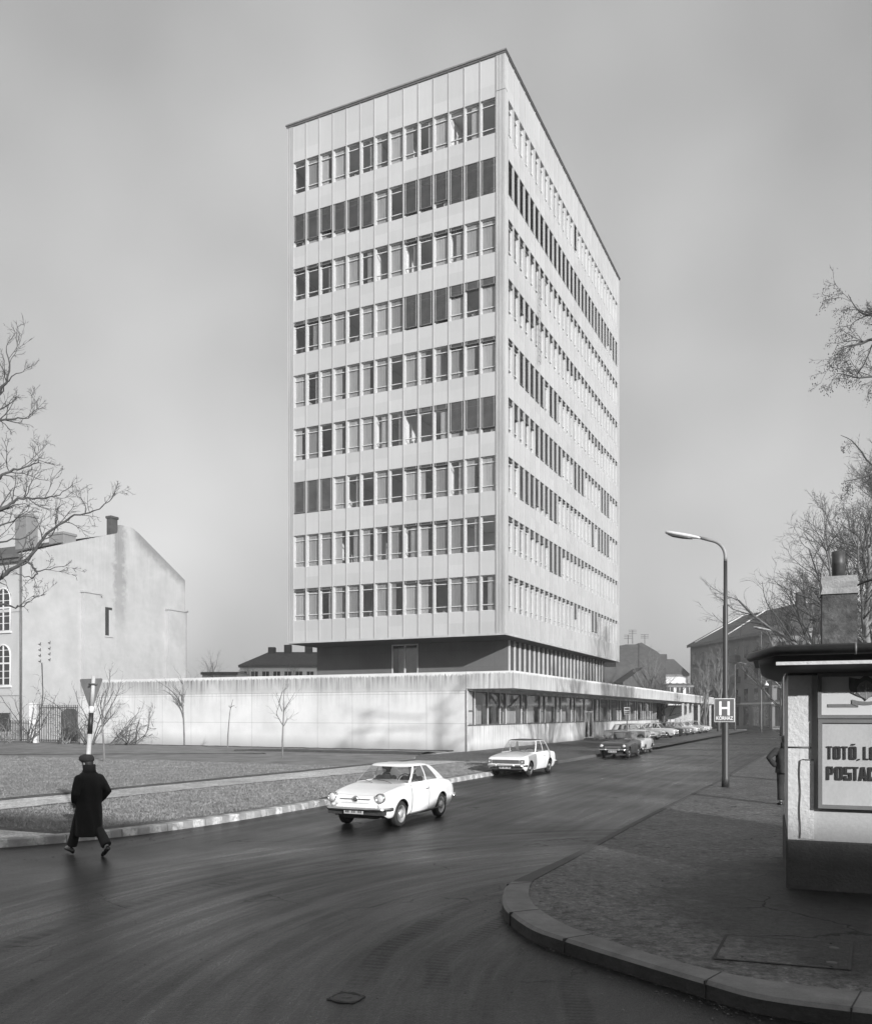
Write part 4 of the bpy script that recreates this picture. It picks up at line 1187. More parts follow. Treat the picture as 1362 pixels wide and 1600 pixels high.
# --- the small white fastback coupe driving towards the corner
def coupe_extra(root, L, tz, hwb):
    q = MB(); x = L/2+.006
    q.box((x-.01, -.36, .622), (x+.012, .36, .634)); q.build('nose_bar', M['chrome'], root)
    q = MB(); q.lathe([(.001, x+.02), (.055, x+.018), (.066, x), (.066, x-.02)][::-1], 18, 'x', (0, 0, .628)); o = q.build('emblem', M['chrome'], root)
    q = MB(); q.lathe([(.038, x+.021), (.03, x+.024), (.002, x+.025)], 14, 'x', (0, 0, .628)); q.build('emblem_disc', M['dark_trim'], o)
    for s in (1, -1):
        q = MB(); q.ball((L/2-.01, s*.55, .50), (.03, .045, .032), 6); q.build('indicator', M['lens'], root)
        q = MB(); q.tube([(L/2-1.05, s*(hwb(1.05)*.985+.004), .245), (L/2-2.6, s*(hwb(2.6)*.985+.004), .245)], .014, 6); q.build('sill_moulding', M['dark_trim'], root)
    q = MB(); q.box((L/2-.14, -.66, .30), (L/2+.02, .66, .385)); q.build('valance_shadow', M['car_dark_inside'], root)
RIMM = simple('pressed_wheel_disc', .55, .3, .1, 8, metal=.5, bmp=0)
COUPE = dict(rim=RIMM, L=3.61, W=1.50, H=1.30, wb=2.03, fo=.72, wr=.275, arch=.045,
    top=[(0, .58), (.03, .64), (.09, .70), (.2, .75), (.42, .80), (.8, .85), (1.0, .875), (1.15, .885), (2.4, .90), (2.9, .895), (3.2, .86), (3.42, .80), (3.55, .73), (3.61, .66)],
    plan=[(0, .50), (.05, .60), (.15, .68), (.35, .725), (.8, .745), (1.8, .75), (2.9, .74), (3.4, .70), (3.61, .64)],
    crown=[(0, .0), (.15, -.03), (.6, -.015), (1.0, .01), (1.2, .02), (3.0, .02), (3.61, 0)],
    cab=dict(base=[1.12, 1.19, 1.97, 2.02, 2.62, 3.28], roof=[1.60, 1.66, 2.00, 2.04, 2.28, 2.56], tw=.52, bw=.90, rw=.86, fb=.24, rb=.20, rdrop=.04, bow=.03, fdrop=.015),
    doors=[(1.16, 2.02)], hood=(.14, 1.0), paint=M['white_paint'], lamp=(1.80, .575, .65, .102), bz=.42, bzr=.45, br=.042, pz=.375, slots=True, overriders=0, extra=coupe_extra)
HEAD = math.atan2(-.9057, -.424)                   # nose towards the camera along the street
def axle(fx, fy, S, dxy):
    """car origin from the ground point of its front axle centre"""
    h = Vector((math.cos(HEAD), math.sin(HEAD), 0)); return Vector((fx, fy, 0)) - h*(S['L']/2 - S['fo'])
fw = (gp(620.4, 1291.2) + gp(544, 1287))/2
fw = Vector((-1.38, 18.35*.96 + .0, 0)) if False else fw
fiat = car('white_coupe', 'small white fastback coupe driving along the street with its driver visible', 'car', None, axle(fw.x, fw.y, COUPE, None), HEAD, COUPE, 2)
# --- the white two door saloon with one grey wing
def saloon_extra(root, L, tz, hwb):
    x = L/2+.004
    q = MB(); q.bbox((x-.05, -.56, .50), (x+.004, .56, .655), .012); o = q.build('grille', M['dark_trim'], root)
    q = MB()
    for k in range(4): q.box((x+.004, -.55, .522+k*.036), (x+.014, .55, .530+k*.036))
    for k in range(7): q.box((x+.003, -.48+k*.16-.004, .505), (x+.012, -.48+k*.16+.004, .65))
    q.build('grille_bars', M['chrome'], o)
    for s in (1, -1):
        q = MB(); q.bbox((x-.04, s*.66-.10, .49), (x+.012, s*.66+.10, .665), .02); q.build('headlight_surround', M['chrome'], root)
        q = MB(); q.tube([(L/2-1.0, s*(hwb(1.0)+.004), .235), (L/2-3.1, s*(hwb(3.1)+.004), .235)], .012, 6); q.build('sill_moulding', M['chrome'], root)
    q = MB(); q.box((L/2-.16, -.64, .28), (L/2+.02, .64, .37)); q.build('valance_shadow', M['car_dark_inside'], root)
SALOON = dict(L=4.10, W=1.57, H=1.40, wb=2.42, fo=.72, wr=.29,
    top=[(0, .70), (.08, .745), (.3, .79), (.9, .845), (1.25, .875), (1.4, .88), (3.2, .90), (3.6, .89), (3.95, .86), (4.1, .80)],
    plan=[(0, .735), (.1, .765), (.5, .785), (2.0, .785), (3.4, .775), (3.9, .745), (4.10, .70)],
    crown=[(0, 0), (.15, .0), (.6, .03), (1.3, .03), (3.6, .02), (4.1, 0)],
    cab=dict(base=[1.34, 1.42, 2.33, 2.40, 3.12, 3.42], roof=[1.86, 1.93, 2.36, 2.42, 2.86, 3.0], tw=.57, bw=.91, rw=.95, fb=.20, rb=.14, rdrop=.02, bow=.03),
    doors=[(1.40, 2.42)], hood=(.16, 1.2), fender=(.42, 1.40, 1), paint=M['white_paint'], roofmat=M['black_roof'], bonnetmat=paint('off_white_bonnet', .62), cabmat=M['white_paint'], lamp=(2.045, .665, .58, .072), bz=.43, bzr=.46, br=.048, pz=.37, rearseat=True, extra=saloon_extra)
fw = (gp(825.4, 1212.8) + gp(774.6, 1212))/2
opel = car('parked_saloon', 'white two door saloon with black roof and one grey wing, parked at the kerb', 'car', None, axle(fw.x, fw.y, SALOON, None), HEAD, SALOON, 2)
# --- dark saloon further down the kerb
def grille_extra(z0, z1, w, dark=True):
    def f(root, L, tz, hwb):
        x = L/2+.004
        q = MB(); q.bbox((x-.05, -w, z0), (x+.006, w, z1), .012); o = q.build('grille', M['dark_trim'] if dark else M['chrome'], root)
        q = MB(); n = 4
        for k in range(n): q.box((x+.006, -w+.01, z0+.02+k*(z1-z0-.03)/n), (x+.014, w-.01, z0+.03+k*(z1-z0-.03)/n))
        q.build('grille_bars', M['chrome'], o)
    return f
DSAL = dict(L=4.05, W=1.56, H=1.42, wb=2.42, fo=.75, wr=.29,
    top=[(0, .74), (.08, .79), (.4, .84), (1.2, .89), (1.4, .90), (3.2, .92), (3.9, .90), (4.05, .84)],
    plan=[(0, .74), (.1, .765), (.5, .78), (3.5, .775), (3.9, .75), (4.05, .70)],
    cab=dict(base=[1.30, 1.38, 2.2, 2.27, 3.1, 3.35], roof=[1.72, 1.79, 2.23, 2.3, 2.95, 3.08], tw=.60, bw=.90, rw=.95, fb=.18, rb=.12, bow=.02),
    doors=[(1.36, 2.22), (2.24, 3.0)], hood=(.16, 1.16), paint=M['dark_paint'], lamp=(2.03, .62, .66, .085), bz=.44, br=.045, pz=.35, rearseat=True, overriders=1, extra=grille_extra(.52, .64, .45))
fw = (gp(980, 1183) + gp(943.5, 1184))/2
dsal = car('parked_saloon', 'black four door saloon with round headlights parked at the kerb beyond the white one', 'car', None, axle(fw.x, fw.y, DSAL, None), HEAD, DSAL, 2)
SMALL = dict(L=3.50, W=1.50, H=1.44, wb=2.02, fo=.68, wr=.27,
    top=[(0, .72), (.08, .77), (.4, .83), (1.0, .88), (2.9, .90), (3.3, .84), (3.5, .76)],
    plan=[(0, .66), (.1, .71), (.5, .745), (3.0, .745), (3.4, .70), (3.5, .66)],
    cab=dict(base=[1.0, 1.08, 1.85, 1.93, 2.8, 3.0], roof=[1.38, 1.45, 1.88, 1.96, 2.62, 2.74], tw=.58, bw=.90, rw=.95, fb=.14, rb=.10, bow=.02),
    doors=[(1.05, 1.9)], hood=(.16, .9), paint=M['light_paint'], lamp=(1.755, .56, .66, .085), bz=.40, br=.04, pz=.33, rearseat=False, overriders=0, extra=grille_extra(.46, .60, .36, False))
pz_ = Vector((12.15, 52.6, 0))
trab = car('parked_saloon', 'small pale two door car directly behind the black saloon', 'car', None, axle(pz_.x, pz_.y, SMALL, None), HEAD, SMALL, 1)
# --- the row parked nose-out beside the wing
def variant(S, **k):
    d = dict(S); d.update(k); return d
WAG = dict(DSAL); WAG['cab'] = dict(DSAL['cab'], base=[1.30, 1.38, 2.2, 2.27, 3.55, 3.85], roof=[1.72, 1.79, 2.23, 2.3, 3.5, 3.6], rb=.08)
ROUND = dict(SMALL, L=4.0, wb=2.4, fo=.78, top=[(0, .68), (.12, .80), (.5, .90), (1.2, .93), (3.0, .93), (3.5, .88), (3.9, .74), (4.0, .66)], cab=dict(base=[1.25, 1.33, 2.1, 2.18, 3.0, 3.3], roof=[1.7, 1.77, 2.12, 2.2, 2.75, 2.88], tw=.58, bw=.88, rw=.9, fb=.18, rb=.22, bow=.03, rdrop=.04), lamp=(2.005, .56, .68, .085))
grp = 'cars parked nose out beside the wing'
row_cars = [  # (t along the street from the reference nose, spec, paint, label, turn)
    (-10.4, DSAL, 'light_paint', 'pale saloon, nearest of the row parked nose out', -.05),
    (-5.6, WAG, 'white_paint', 'estate car with a white roof, second in the nose-out row', .02),
    (1.2, ROUND, 'light_paint', 'light grey rounded saloon in the middle of the nose-out row', -.04),
    (6.6, DSAL, 'dark_paint', 'black saloon in the nose-out row, next to the light grey rounded one', .03),
    (11.2, DSAL, 'grey_paint', 'mid grey saloon in the nose-out row, just past its black saloon', .0),
    (15.6, ROUND, 'light_paint', 'pale rounded saloon half hidden before the last white one of the row', .02),
    (20.6, ROUND, 'white_paint', 'bright white rounded saloon near the far end of the row', -.03),
    (25.6, SMALL, 'light_paint', 'small pale car, farthest of the nose-out row', .02)]
made = {}
for t, S_, pm, lb, tr in row_cars:
    nose = Vector((22.3 + .424*t, 80.0 + .9057*t, .139))
    hd = math.atan2(-.424, .9057) - .10 + tr
    h = Vector((math.cos(hd), math.sin(hd), 0)); pos = nose - h*(S_['L']/2)
    key = (id(S_), pm)
    if key in made:
        o = copy_tree(made[key]); o.location = pos; o.rotation_euler.z = hd; tag(o, lb)
    else:
        made[key] = car('parked_saloon' if S_ is not WAG else 'parked_estate', lb, 'car', grp, pos, hd, dict(S_, paint=M[pm], extra=S_.get('extra')), 1)
# ================================================================ people
M['wool'] = simple('black_wool', .007, .95, .3, 8, fine=120, bmp=.4)
M['cloth_dark'] = simple('dark_cloth', .022, .9, .3, 8, fine=90, bmp=.3)
M['skin'] = simple('skin', .36, .55, .08, 8, fine=60, bmp=.05)
M['hair'] = simple('dark_hair', .02, .55, .3, 30, (1, 1, .3), 90, .5)
M['leather'] = simple('black_leather', .02, .25, .2, 8, fine=40, bmp=.1)
def person(name, label, pos, heading, J, outfit, seated=False, group=None):
    """heading: angle of the walking direction; local x = right, y = forward"""
    root = empty(name, label, 'person', pos, heading - math.pi/2, group)
    hd = Vector(J.get('head', (0, .02, 1.60))); nk = Vector(J.get('neck', (0, -.005, 1.43)))
    turn = J.get('turn', 0.0); c, s = math.cos(turn), math.sin(turn)
    def H(x, y, z): return hd + Vector((x*c - y*s, x*s + y*c, z))
    b = MB()
    b.ball(hd + Vector((0, 0, .02)), (.074, .092, .098), 12); 
    b.loft([[H(math.cos(a)*r, math.sin(a)*r*1.1+o_, z) for a in np.linspace(0, 2*math.pi, 13)[:-1]] for r, o_, z in ((.070, .0, .03), (.066, .012, -.03), (.054, .022, -.075), (.038, .035, -.105))], 0, True, True)
    b.tube([H(0, .088, .02), H(0, .112, -.022)], [.010, .015], 6)
    b.tube([H(-.022, .088, -.058), H(.022, .088, -.058)], .007, 5)
    for sx in (-1, 1):
        b.ball(H(sx*.078, -.005, -.0), (.014, .022, .032), 5); b.ball(H(sx*.030, .083, .028), (.014, .010, .008), 5)
    b.tube([hd + Vector((0, -.02, -.06)), nk + Vector((0, 0, -.04))], [.054, .064], 12)
    SH = J['sh']; EL = J['el']; WR = J['wr']
    b.loft([[(math.cos(a)*rx, math.sin(a)*ry+oy, z) for a in np.linspace(0, 2*math.pi, 17)[:-1]] for rx, ry, oy, z in
            ((.07, .065, 0, nk.z+.0), (.155, .085, -.005, nk.z-.05), (.175, .105, 0, nk.z-.14), (.165, .11, 0, nk.z-.30), (.14, .10, 0, nk.z-.42), (.16, .115, -.005, nk.z-.54), (.15, .11, -.01, nk.z-.62))], 0, True, True)
    for i in (0, 1):
        a, e, w = Vector(SH[i]), Vector(EL[i]), Vector(WR[i])
        b.tube([a, a.lerp(e, .5), e, e.lerp(w, .4), w], [.056, .050, .040, .040, .028], 10)
        d = (w-e).normalized(); u_ = d.cross(Vector((0, 0, 1))); u_ = u_.normalized() if u_.length > .1 else Vector((1, 0, 0)); v_ = u_.cross(d)
        b.tube([w, w+d*.04, w+d*.09], [.026, .036, .034], 8, sz=.55)
        curl = J.get('curl', .5)
        for k, L_ in enumerate((.068, .078, .074, .058)):
            p = w + d*.085 + u_*(-.027+.018*k)
            q = p + d*L_*.5 - v_*L_*.25*curl; r = q + d*L_*.35 - v_*L_*.5*curl
            b.tube([p - d*.02, p, q, r], [.0095, .0095, .0085, .007], 6)
        p = w + d*.03 - u_*.028
        b.tube([p, p - u_*.022 + d*.03, p - u_*.022 + d*.06 - v_*.01], [.012, .0105, .008], 6)
    HP = J['hip']; KN = J['kn']; AN = J['an']
    for i in (0, 1):
        h_, k_, a_ = Vector(HP[i]), Vector(KN[i]), Vector(AN[i])
        b.tube([h_ + Vector((0, 0, .05)), h_.lerp(k_, .4), k_, k_.lerp(a_, .35), a_], [.088, .078, .056, .052, .036], 10)
        t_ = Vector(J['toe'][i]); b.tube([a_, a_.lerp(t_, .5) - Vector((0, 0, .015)), t_], [.036, .040, .026], 8)
    body = remeshed(b, 'body', M['skin'], .012, root, 2)
    # trousers
    q = MB()
    for i in (0, 1):
        h_, k_, a_ = Vector(HP[i]), Vector(KN[i]), Vector(AN[i])
        back = Vector((0, -.02, 0))
        q.tube([h_ + Vector((0, 0, .10)), h_.lerp(k_, .35), k_, k_.lerp(a_, .5) + back, a_.lerp(k_, .06) + back*.5], [.108, .102, .082, .082, .088], 14)
    q.ball((0, -.01, HP[0][2]+.04), (.165, .125, .12), 10)
    remeshed(q, 'trousers', M[outfit['trousers']], .016, root, 2)
    for i in (0, 1):
        a_, t_ = Vector(AN[i]), Vector(J['toe'][i]); f = (t_-a_); f.normalize()
        heel = a_ - Vector((f.x, f.y, 0)).normalized()*.055 if abs(f.z) < .95 else a_
        q = MB(); up = Vector((0, 0, 1)); sole = (t_ - Vector((0, 0, .02)))
        hb = Vector(J['heel'][i])
        tb = Vector(J['toeb'][i])
        d = (tb-hb); n_ = Vector((d.y, -d.x, 0)); n_ = n_.normalized() if n_.length > 0 else Vector((1, 0, 0)); upn = n_.cross(d).normalized(); upn = upn if upn.z > 0 else -upn
        rings = []
        for t, w, hh in ((0, .026, .055), (.06, .036, .085), (.25, .037, .10), (.45, .040, .075), (.65, .047, .055), (.85, .043, .042), (1.0, .022, .026)):
            p = hb + d*t; rings.append([p + n_*w*math.cos(a)*1.0 + upn*(hh*.5 + hh*.5*math.sin(a)) for a in np.linspace(0, 2*math.pi, 13)[:-1]])
        q.loft(rings, 0, True, True); q.build('shoe', M['leather'], root)
    # coat
    q = MB(); hem = outfit['hem']; lean = outfit.get('lean', 0)
    prof = [(.080, .080, nk.z+.055), (.10, .09, nk.z+.01), (.14, .105, nk.z-.02), (.185, .125, nk.z-.06), (.215, .14, nk.z-.12), (.228, .155, nk.z-.22), (.225, .158, nk.z-.38), (.222, .158, nk.z-.52)]
    z = nk.z-.52
    while z > hem+.12:
        z -= .1; t = (nk.z-.52-z)/max(.1, nk.z-.52-hem); prof.append((.225+outfit.get('flare', .01)*t, .16+.05*t, z))
    prof.append((.225+outfit.get('flare', .01), .16+.05, hem))
    rg = random.Random(5)
    q.loft([[(math.cos(a)*rx*.97*(1+.035*math.sin(a*5+z*6)), math.sin(a)*ry*(1+.09*math.sin(a*7+z*4))+lean*(nk.z-z), z) for a in np.linspace(0, 2*math.pi, 33)[:-1]] for rx, ry, z in prof], 0, True, True)
    for i in (0, 1):
        a, e, w = Vector(SH[i]), Vector(EL[i]), Vector(WR[i])
        q.tube([a + Vector((0, 0, .0)), a.lerp(e, .5), e, e.lerp(w, .5), w.lerp(e, .03)], [.078, .078, .070, .068, .062], 12)
        q.ball(a-Vector((.0, 0, .015)), (.072, .085, .07), 8)
    remeshed(q, 'coat', M[outfit['coat']], .016, root, 3)
    if outfit.get('collar', True):
        q = MB()
        q.loft([[(math.cos(a)*r, math.sin(a)*r*.95-.01, z) for a in np.linspace(0, 2*math.pi, 20)[:-1]] for r, z in ((.115, nk.z-.01), (.104, nk.z+.04), (.104, nk.z+.115), (.094, nk.z+.12), (.07, nk.z+.05))], 0, True, True)
        q.build('collar', M[outfit['coat']], root)
    if outfit.get('cap'):
        q = MB()
        q.loft([[H(math.cos(a)*r*1.0, math.sin(a)*r*1.13+o_, z) for a in np.linspace(0, 2*math.pi, 25)[:-1]] for r, o_, z in ((.084, 0, .03), (.093, 0, .045), (.108, .004, .058), (.117, .010, .078), (.112, .012, .112), (.092, .010, .146), (.05, .005, .163))], 0, True, True)
        q.loft([[H(math.cos(a)*.075, .05+math.sin(a)*.085, z) for a in np.linspace(0, math.pi, 12)] for z in (.060, .048)], 0, True, True)
        q.build('cap', M['cloth_dark'], root)
    q = MB()
    big = outfit.get('bighair', 0)
    q.loft([[H(math.cos(a)*r, math.sin(a)*r*1.12+o_, z) for a in np.linspace(0, 2*math.pi, 21)[:-1]] for r, o_, z in ((.066, -.028, -.10), (.073, -.030, -.05), (.079+big, -.020, -.01), (.083+big, -.014, .04), (.082+big, -.006, .085), (.060+big, -.002, .115+big*.5), (.02, 0, .128+big*.6))], 0, True, True)
    q.build('hair', M['hair'], root)
    return root
WALK = dict(head=(-.01, .045, 1.555), neck=(0, .0, 1.43), turn=.35, curl=.6,
    sh=[(-.170, 0, 1.335), (.170, 0, 1.335)], el=[(-.272, -.06, 1.07), (.30, -.07, 1.08)], wr=[(-.20, .09, .93), (.205, .08, .91)],
    hip=[(-.09, .0, .90), (.09, .0, .90)], kn=[(-.09, .25, .52), (.10, -.09, .48)], an=[(-.09, .43, .13), (.10, -.40, .19)],
    toe=[(-.10, .60, .10), (.12, -.26, .06)], heel=[(-.09, .37, .012), (.10, -.48, .14)], toeb=[(-.10, .64, .075), (.12, -.225, .0)])
mp = gp(139, 1338); mp.z = 0
person('person', 'man in long black overcoat and flat cap walking off the road, seen from behind', mp, math.radians(90+50), WALK, dict(trousers='cloth_dark', coat='wool', hem=.34, cap=True, flare=.0), )
STAND = dict(head=(.0, .03, 1.60), neck=(0, .0, 1.43), turn=.1, curl=.9,
    sh=[(-.185, 0, 1.375), (.185, 0, 1.375)], el=[(-.40, -.10, 1.17), (.36, -.12, 1.15)], wr=[(-.22, .03, .97), (.20, .05, .96)],
    hip=[(-.09, .0, .90), (.09, .0, .90)], kn=[(-.10, .03, .49), (.11, .02, .49)], an=[(-.10, -.02, .10), (.12, -.02, .10)],
    toe=[(-.13, .15, .05), (.15, .15, .05)], heel=[(-.10, -.08, 0), (.12, -.08, 0)], toeb=[(-.14, .19, 0), (.16, .19, 0)])
sp_ = gp(1226, 1258, .14)
person('person', 'figure in short dark jacket with elbow bent, half hidden behind the kiosk', sp_, math.radians(78), STAND, dict(trousers='cloth_dark', coat='cloth_dark', hem=.80, cap=False))
FARW = dict(WALK); 
p1 = person('person', 'tiny dark walker at the far end of the street, nearer the thin lamp pole', Vector(((1188-CX)/F*146, 146, .02)), math.radians(20), FARW, dict(trousers='cloth_dark', coat='cloth_dark', hem=.6), group='walkers at the far end of the street')
p2 = person('person', 'tiny figure standing before the shopfront at the far end of the street', Vector(((1211-CX)/F*150, 150, .02)), math.radians(95), dict(STAND, el=[(-.24, -.04, 1.1), (.24, -.04, 1.1)], wr=[(-.22, .05, .85), (.22, .05, .85)]), dict(trousers='cloth_dark', coat='cloth_dark', hem=.5), group='walkers at the far end of the street')
# people in the coupe: seated, so the figure is built round the seat position
def sitter(label, px, look, bighair, wheel):
    seat = fiat.matrix_world
    h = Vector((math.cos(HEAD), math.sin(HEAD), 0)); lft = Vector((-h.y, h.x, 0))
    pos = Vector(fiat.location) + h*(-.17) + lft*px; pos.z = .26
    dz = -.58
    J = dict(head=(0, .02, 1.60+dz-.12), neck=(0, -.02, 1.43+dz-.12), turn=look, curl=1.0,
        sh=[(-.185, 0, .685), (.185, 0, .685)], hip=[(-.09, .02, .16), (.09, .02, .16)], kn=[(-.12, .45, .26), (.12, .45, .26)], an=[(-.12, .72, -.02+.0), (.12, .72, -.02)],
        toe=[(-.12, .84, -.03), (.12, .84, -.03)], heel=[(-.12, .68, -.05), (.12, .68, -.05)], toeb=[(-.12, .90, -.05), (.12, .90, -.05)])
    if wheel: J['el'] = [(-.26, .20, .50), (.26, .20, .50)]; J['wr'] = [(-.15, .40, .60), (.15, .40, .60)]
    else: J['el'] = [(-.25, .10, .44), (.25, .10, .44)]; J['wr'] = [(-.12, .34, .36), (.12, .34, .36)]
    return person('person', label, pos, HEAD, J, dict(trousers='cloth_dark', coat='cloth_dark', hem=.12, bighair=bighair, collar=False))
sitter('driver behind the wheel of the white coupe, on the right of its windscreen', .34, .25, .0, True)
sitter('dark haired passenger looking sideways inside the white coupe, left of the driver', -.33, -.75, .022, False)

# ================================================================ kiosk at the right edge
KY = (EYE-.14)*F/272.0
K0 = Vector(((1228-CX)/F*KY, KY, 0))
KA = -math.atan2(.362, .932)
kiosk = empty('kiosk', 'small rendered kiosk with dark plinth, deep eaves and gutter at the right edge', 'kiosk', K0, KA)
M['stucco'] = simple('lumpy_stucco', .52, .85, .10, 1.1, fine=17, bmp=.9, bdist=.02)
M['stucco_low'] = concrete('stucco_dirty_foot', .50, 30, 1, 0, None, .01, 1.25)
M['plinth'] = simple('dark_cement_plinth', .05, .9, .25, 2.5, fine=28, bmp=.8, bdist=.02)
M['black_sheet'] = simple('tarred_sheet', .018, .5, .4, 3)
KD, KW = 3.0, 4.2
q = MB(); q.bbox((0, 0, 0), (KW, KD, .77), .02); q.build('plinth', M['plinth'], kiosk)
q = MB()
q.box((.03, .035, .77), (KW-.03, KD-.03, 3.0)); q.build('wall', M['stucco_low'], kiosk)
q = MB()                                            # raised rendered piers around the panel
q.box((.022, .012, 1.98), (.305, .3, 2.95)); q.box((.022, .015, .773), (.30, .3, 1.955))
q.box((.16, .002, .79), (.33, .05, 1.80)); q.build('corner_pier', M['stucco'], kiosk)
q = MB(); z0 = .80
pts = [(.165+.006*math.sin(i*1.3), .000, z0+i*.1) for i in range(11)] + [(.20, 0, 1.815), (.33, 0, 1.81)]
q.tube(pts, .006, 4); q.tube([(.022, .008, 1.968), (.30, .006, 1.966)], .008, 4); q.build('conduit', M['dark_trim'], kiosk)
eave = [(-.42, KD+.4), (-.42, .06), (-.10, -.89), (KW+.3, -.89), (KW+.3, KD+.4)]
q = MB(); q.prism(eave, 3.17, 3.20); q.prism([(p[0]*.985+.0, p[1]+.03) for p in eave], 3.203, 3.235)
q.build('roof', M['black_sheet'], kiosk)
q = MB()
for x0, x1 in ((-.32, 0),):
    pass
prof = [(.36, 3.165), (.355, 3.08), (.33, 3.03), (.26, 2.985), (.17, 2.955), (.10, 2.93), (.02, 2.925)]   # cove under the eave
rings = []
for o_, z in prof: rings.append([(-o_*.95, KD, z), (-o_*.95, .0-o_*.0, z), (-o_*.3, -o_*2.0, z), (KW, -o_*2.0, z)])
q.loft(rings, 0, False, True, closed=False); q.box((.02, -.0, 2.90), (KW-.03, .3, 3.165)); q.build('cove', M['black_sheet'], kiosk)
q = MB(); q.box((-.13, -.80, 2.995), (1.02, -.745, 3.035)); q.box((1.05, -.80, 3.0), (KW, -.745, 3.04)); q.build('fascia_board', M['stucco'], kiosk)
q = MB()
gr = .062
q.tube([(-.44, .20, 3.145), (-.43, .05, 3.15), (-.13, -.90, 3.165), (KW+.3, -.93, 3.175)], [gr*.75, gr, gr, gr], 10)
o = q.build('gutter', simple('painted_gutter', .025, .45, .3, 6, metal=.3), kiosk)
q = MB(); q.tube([(.72, -.905, 3.168), (.745, -.906, 3.168)], gr+.007, 12); q.build('gutter_joint', M['dark_trim'], o)
cxk = Vector(((1309.5-CX)/F*12.3, 12.3, 0)) - K0; Rk = Matrix.Rotation(-KA, 3, 'Z'); cxk = Rk @ cxk
q = MB(); cx0, cy0 = cxk.x, cxk.y
def blk(m, h, z0, z1, mm=0, jit=.012, n=6):
    r = random.Random(int(h*999)); rings = []
    for k in range(n+1):
        z = z0+(z1-z0)*k/n; a = h + r.uniform(-jit, jit)*.5
        ring = []
        for sx, sy in ((-1, -1), (0, -1), (1, -1), (1, 0), (1, 1), (0, 1), (-1, 1), (-1, 0)):
            ring.append((cx0+sx*(a+r.uniform(-jit, jit)*.4), cy0+sy*(a+r.uniform(-jit, jit)*.4), z))
        rings.append(ring)
    m.loft(rings, mm, True, False)
blk(q, .225, 3.1, 4.10, 0); o = q.build('chimney', simple('sooty_chimney_render', .075, .9, .6, 5.5, fine=30, bmp=.7, bdist=.02), kiosk)
q = MB(); blk(q, .232, 4.105, 4.36, 0, .016, 3); q.build('chimney_top', simple('chimney_cap_render', .28, .9, .25, 3.5, fine=30, bmp=.6, bdist=.02), o)
q = MB(); q.lathe([(.086, 4.30), (.086, 4.55), (.090, 4.56), (.088, 4.58), (.088, 4.74), (.080, 4.742), (.079, 4.5)], 20, 'z', (cx0, cy0, 0)); q.build('stove_pipe', M['black_iron'], o)
# the two framed boards
M['board'] = simple('painted_board', .50, .6, .05, 1.5, bmp=.05); M['board_low'] = simple('board_ground', .38, .6, .13, 2.2, (1, 1, .5), bmp=.05)
M['board_frame'] = simple('grey_board_frame', .14, .55, .1, 4); M['letter'] = simple('black_letters', .02, .5, .2, 5)
def board(name, label, x0, x1, z0, z1, fw_, bmat):
    r = empty(name, label, 'sign', K0 + Matrix.Rotation(KA, 3, 'Z') @ Vector((x0, -.01, z0)), KA)
    w, h = x1-x0, z1-z0
    q = MB(); q.box((fw_, -.045, fw_), (w-fw_, .0, h-fw_)); q.build('panel', bmat, r)
    q = MB(); q.box((0, -.075, 0), (w, .011, fw_)); q.box((0, -.075, h-fw_), (w, .011, h)); q.box((0, -.0745, fw_), (fw_, .011, h-fw_)); q.box((w-fw_, -.0745, fw_), (w, .011, h-fw_)); q.build('frame', M['board_frame'], r)
    return r
bd = board('signboard', 'lower grey framed board on the kiosk lettered TOTÓ, LO and POSTAC', .375, 2.2, 1.20, 2.335, .048, M['board_low'])
RX = Matrix.Rotation(math.radians(90), 4, 'X')
def glyph(ch, w, h, s):
    """heavy square-shouldered capitals as unions of strokes: (polygon list) in a w x h cell"""
    R = lambda x0, z0, x1, z1: [(x0, z0), (x1, z0), (x1, z1), (x0, z1)]
    t = s*.80; c = .012
    O = [[(c, 0), (w-c, 0), (w-c*.2, c), (w-.0, t), (0, t), (0, c)], R(0, t, s, h-t), R(w-s, t, w, h-t), [(0, h-t), (w, h-t), (w, h-c), (w-c, h), (c, h), (0, h-c)]]
    if ch == 'O': return O
    if ch == 'Ó': return O + [[(w*.28, h+.016), (w*.72, h+.016), (w*.86, h+.034), (w*.38, h+.034)]]
    if ch == 'T': return [R(0, h-t, w, h), R((w-s)/2, 0, (w+s)/2, h-t)]
    if ch == 'L': return [R(0, 0, w, t), R(0, t, s, h)]
    if ch == ',': return [[(0, -.014), (w*.6, -.008), (w*.9, .010), (w*.3, .010)]]
    if ch == 'P': return [R(0, 0, s, h), R(s, h-t, w-c, h), R(s, h*.40, w-c, h*.40+t*.8), R(w-s, h*.40+t*.8, w, h-t)]
    if ch == 'S': return [R(0, 0, w, t), R(0, h-t, w, h), R(0, h*.5-t*.5, w, h*.5+t*.5), R(0, h*.5+t*.5, s, h-t), R(w-s, t, w, h*.5-t*.5), R(0, t, s*.9, h*.33)]
    if ch == 'A': return [[(0, 0), (s*.9, 0), (w*.5, h), (w*.28, h)], [(w-s*.9, 0), (w, 0), (w*.72, h), (w*.5, h)], R(w*.2, h*.18, w*.8, h*.36)]
    if ch == 'C': return [R(0, 0, w, t), R(0, h-t, w, h), R(0, t, s, h-t), R(w-s, t, w, h*.33), R(w-s, h*.70, w, h-t)]
    return []
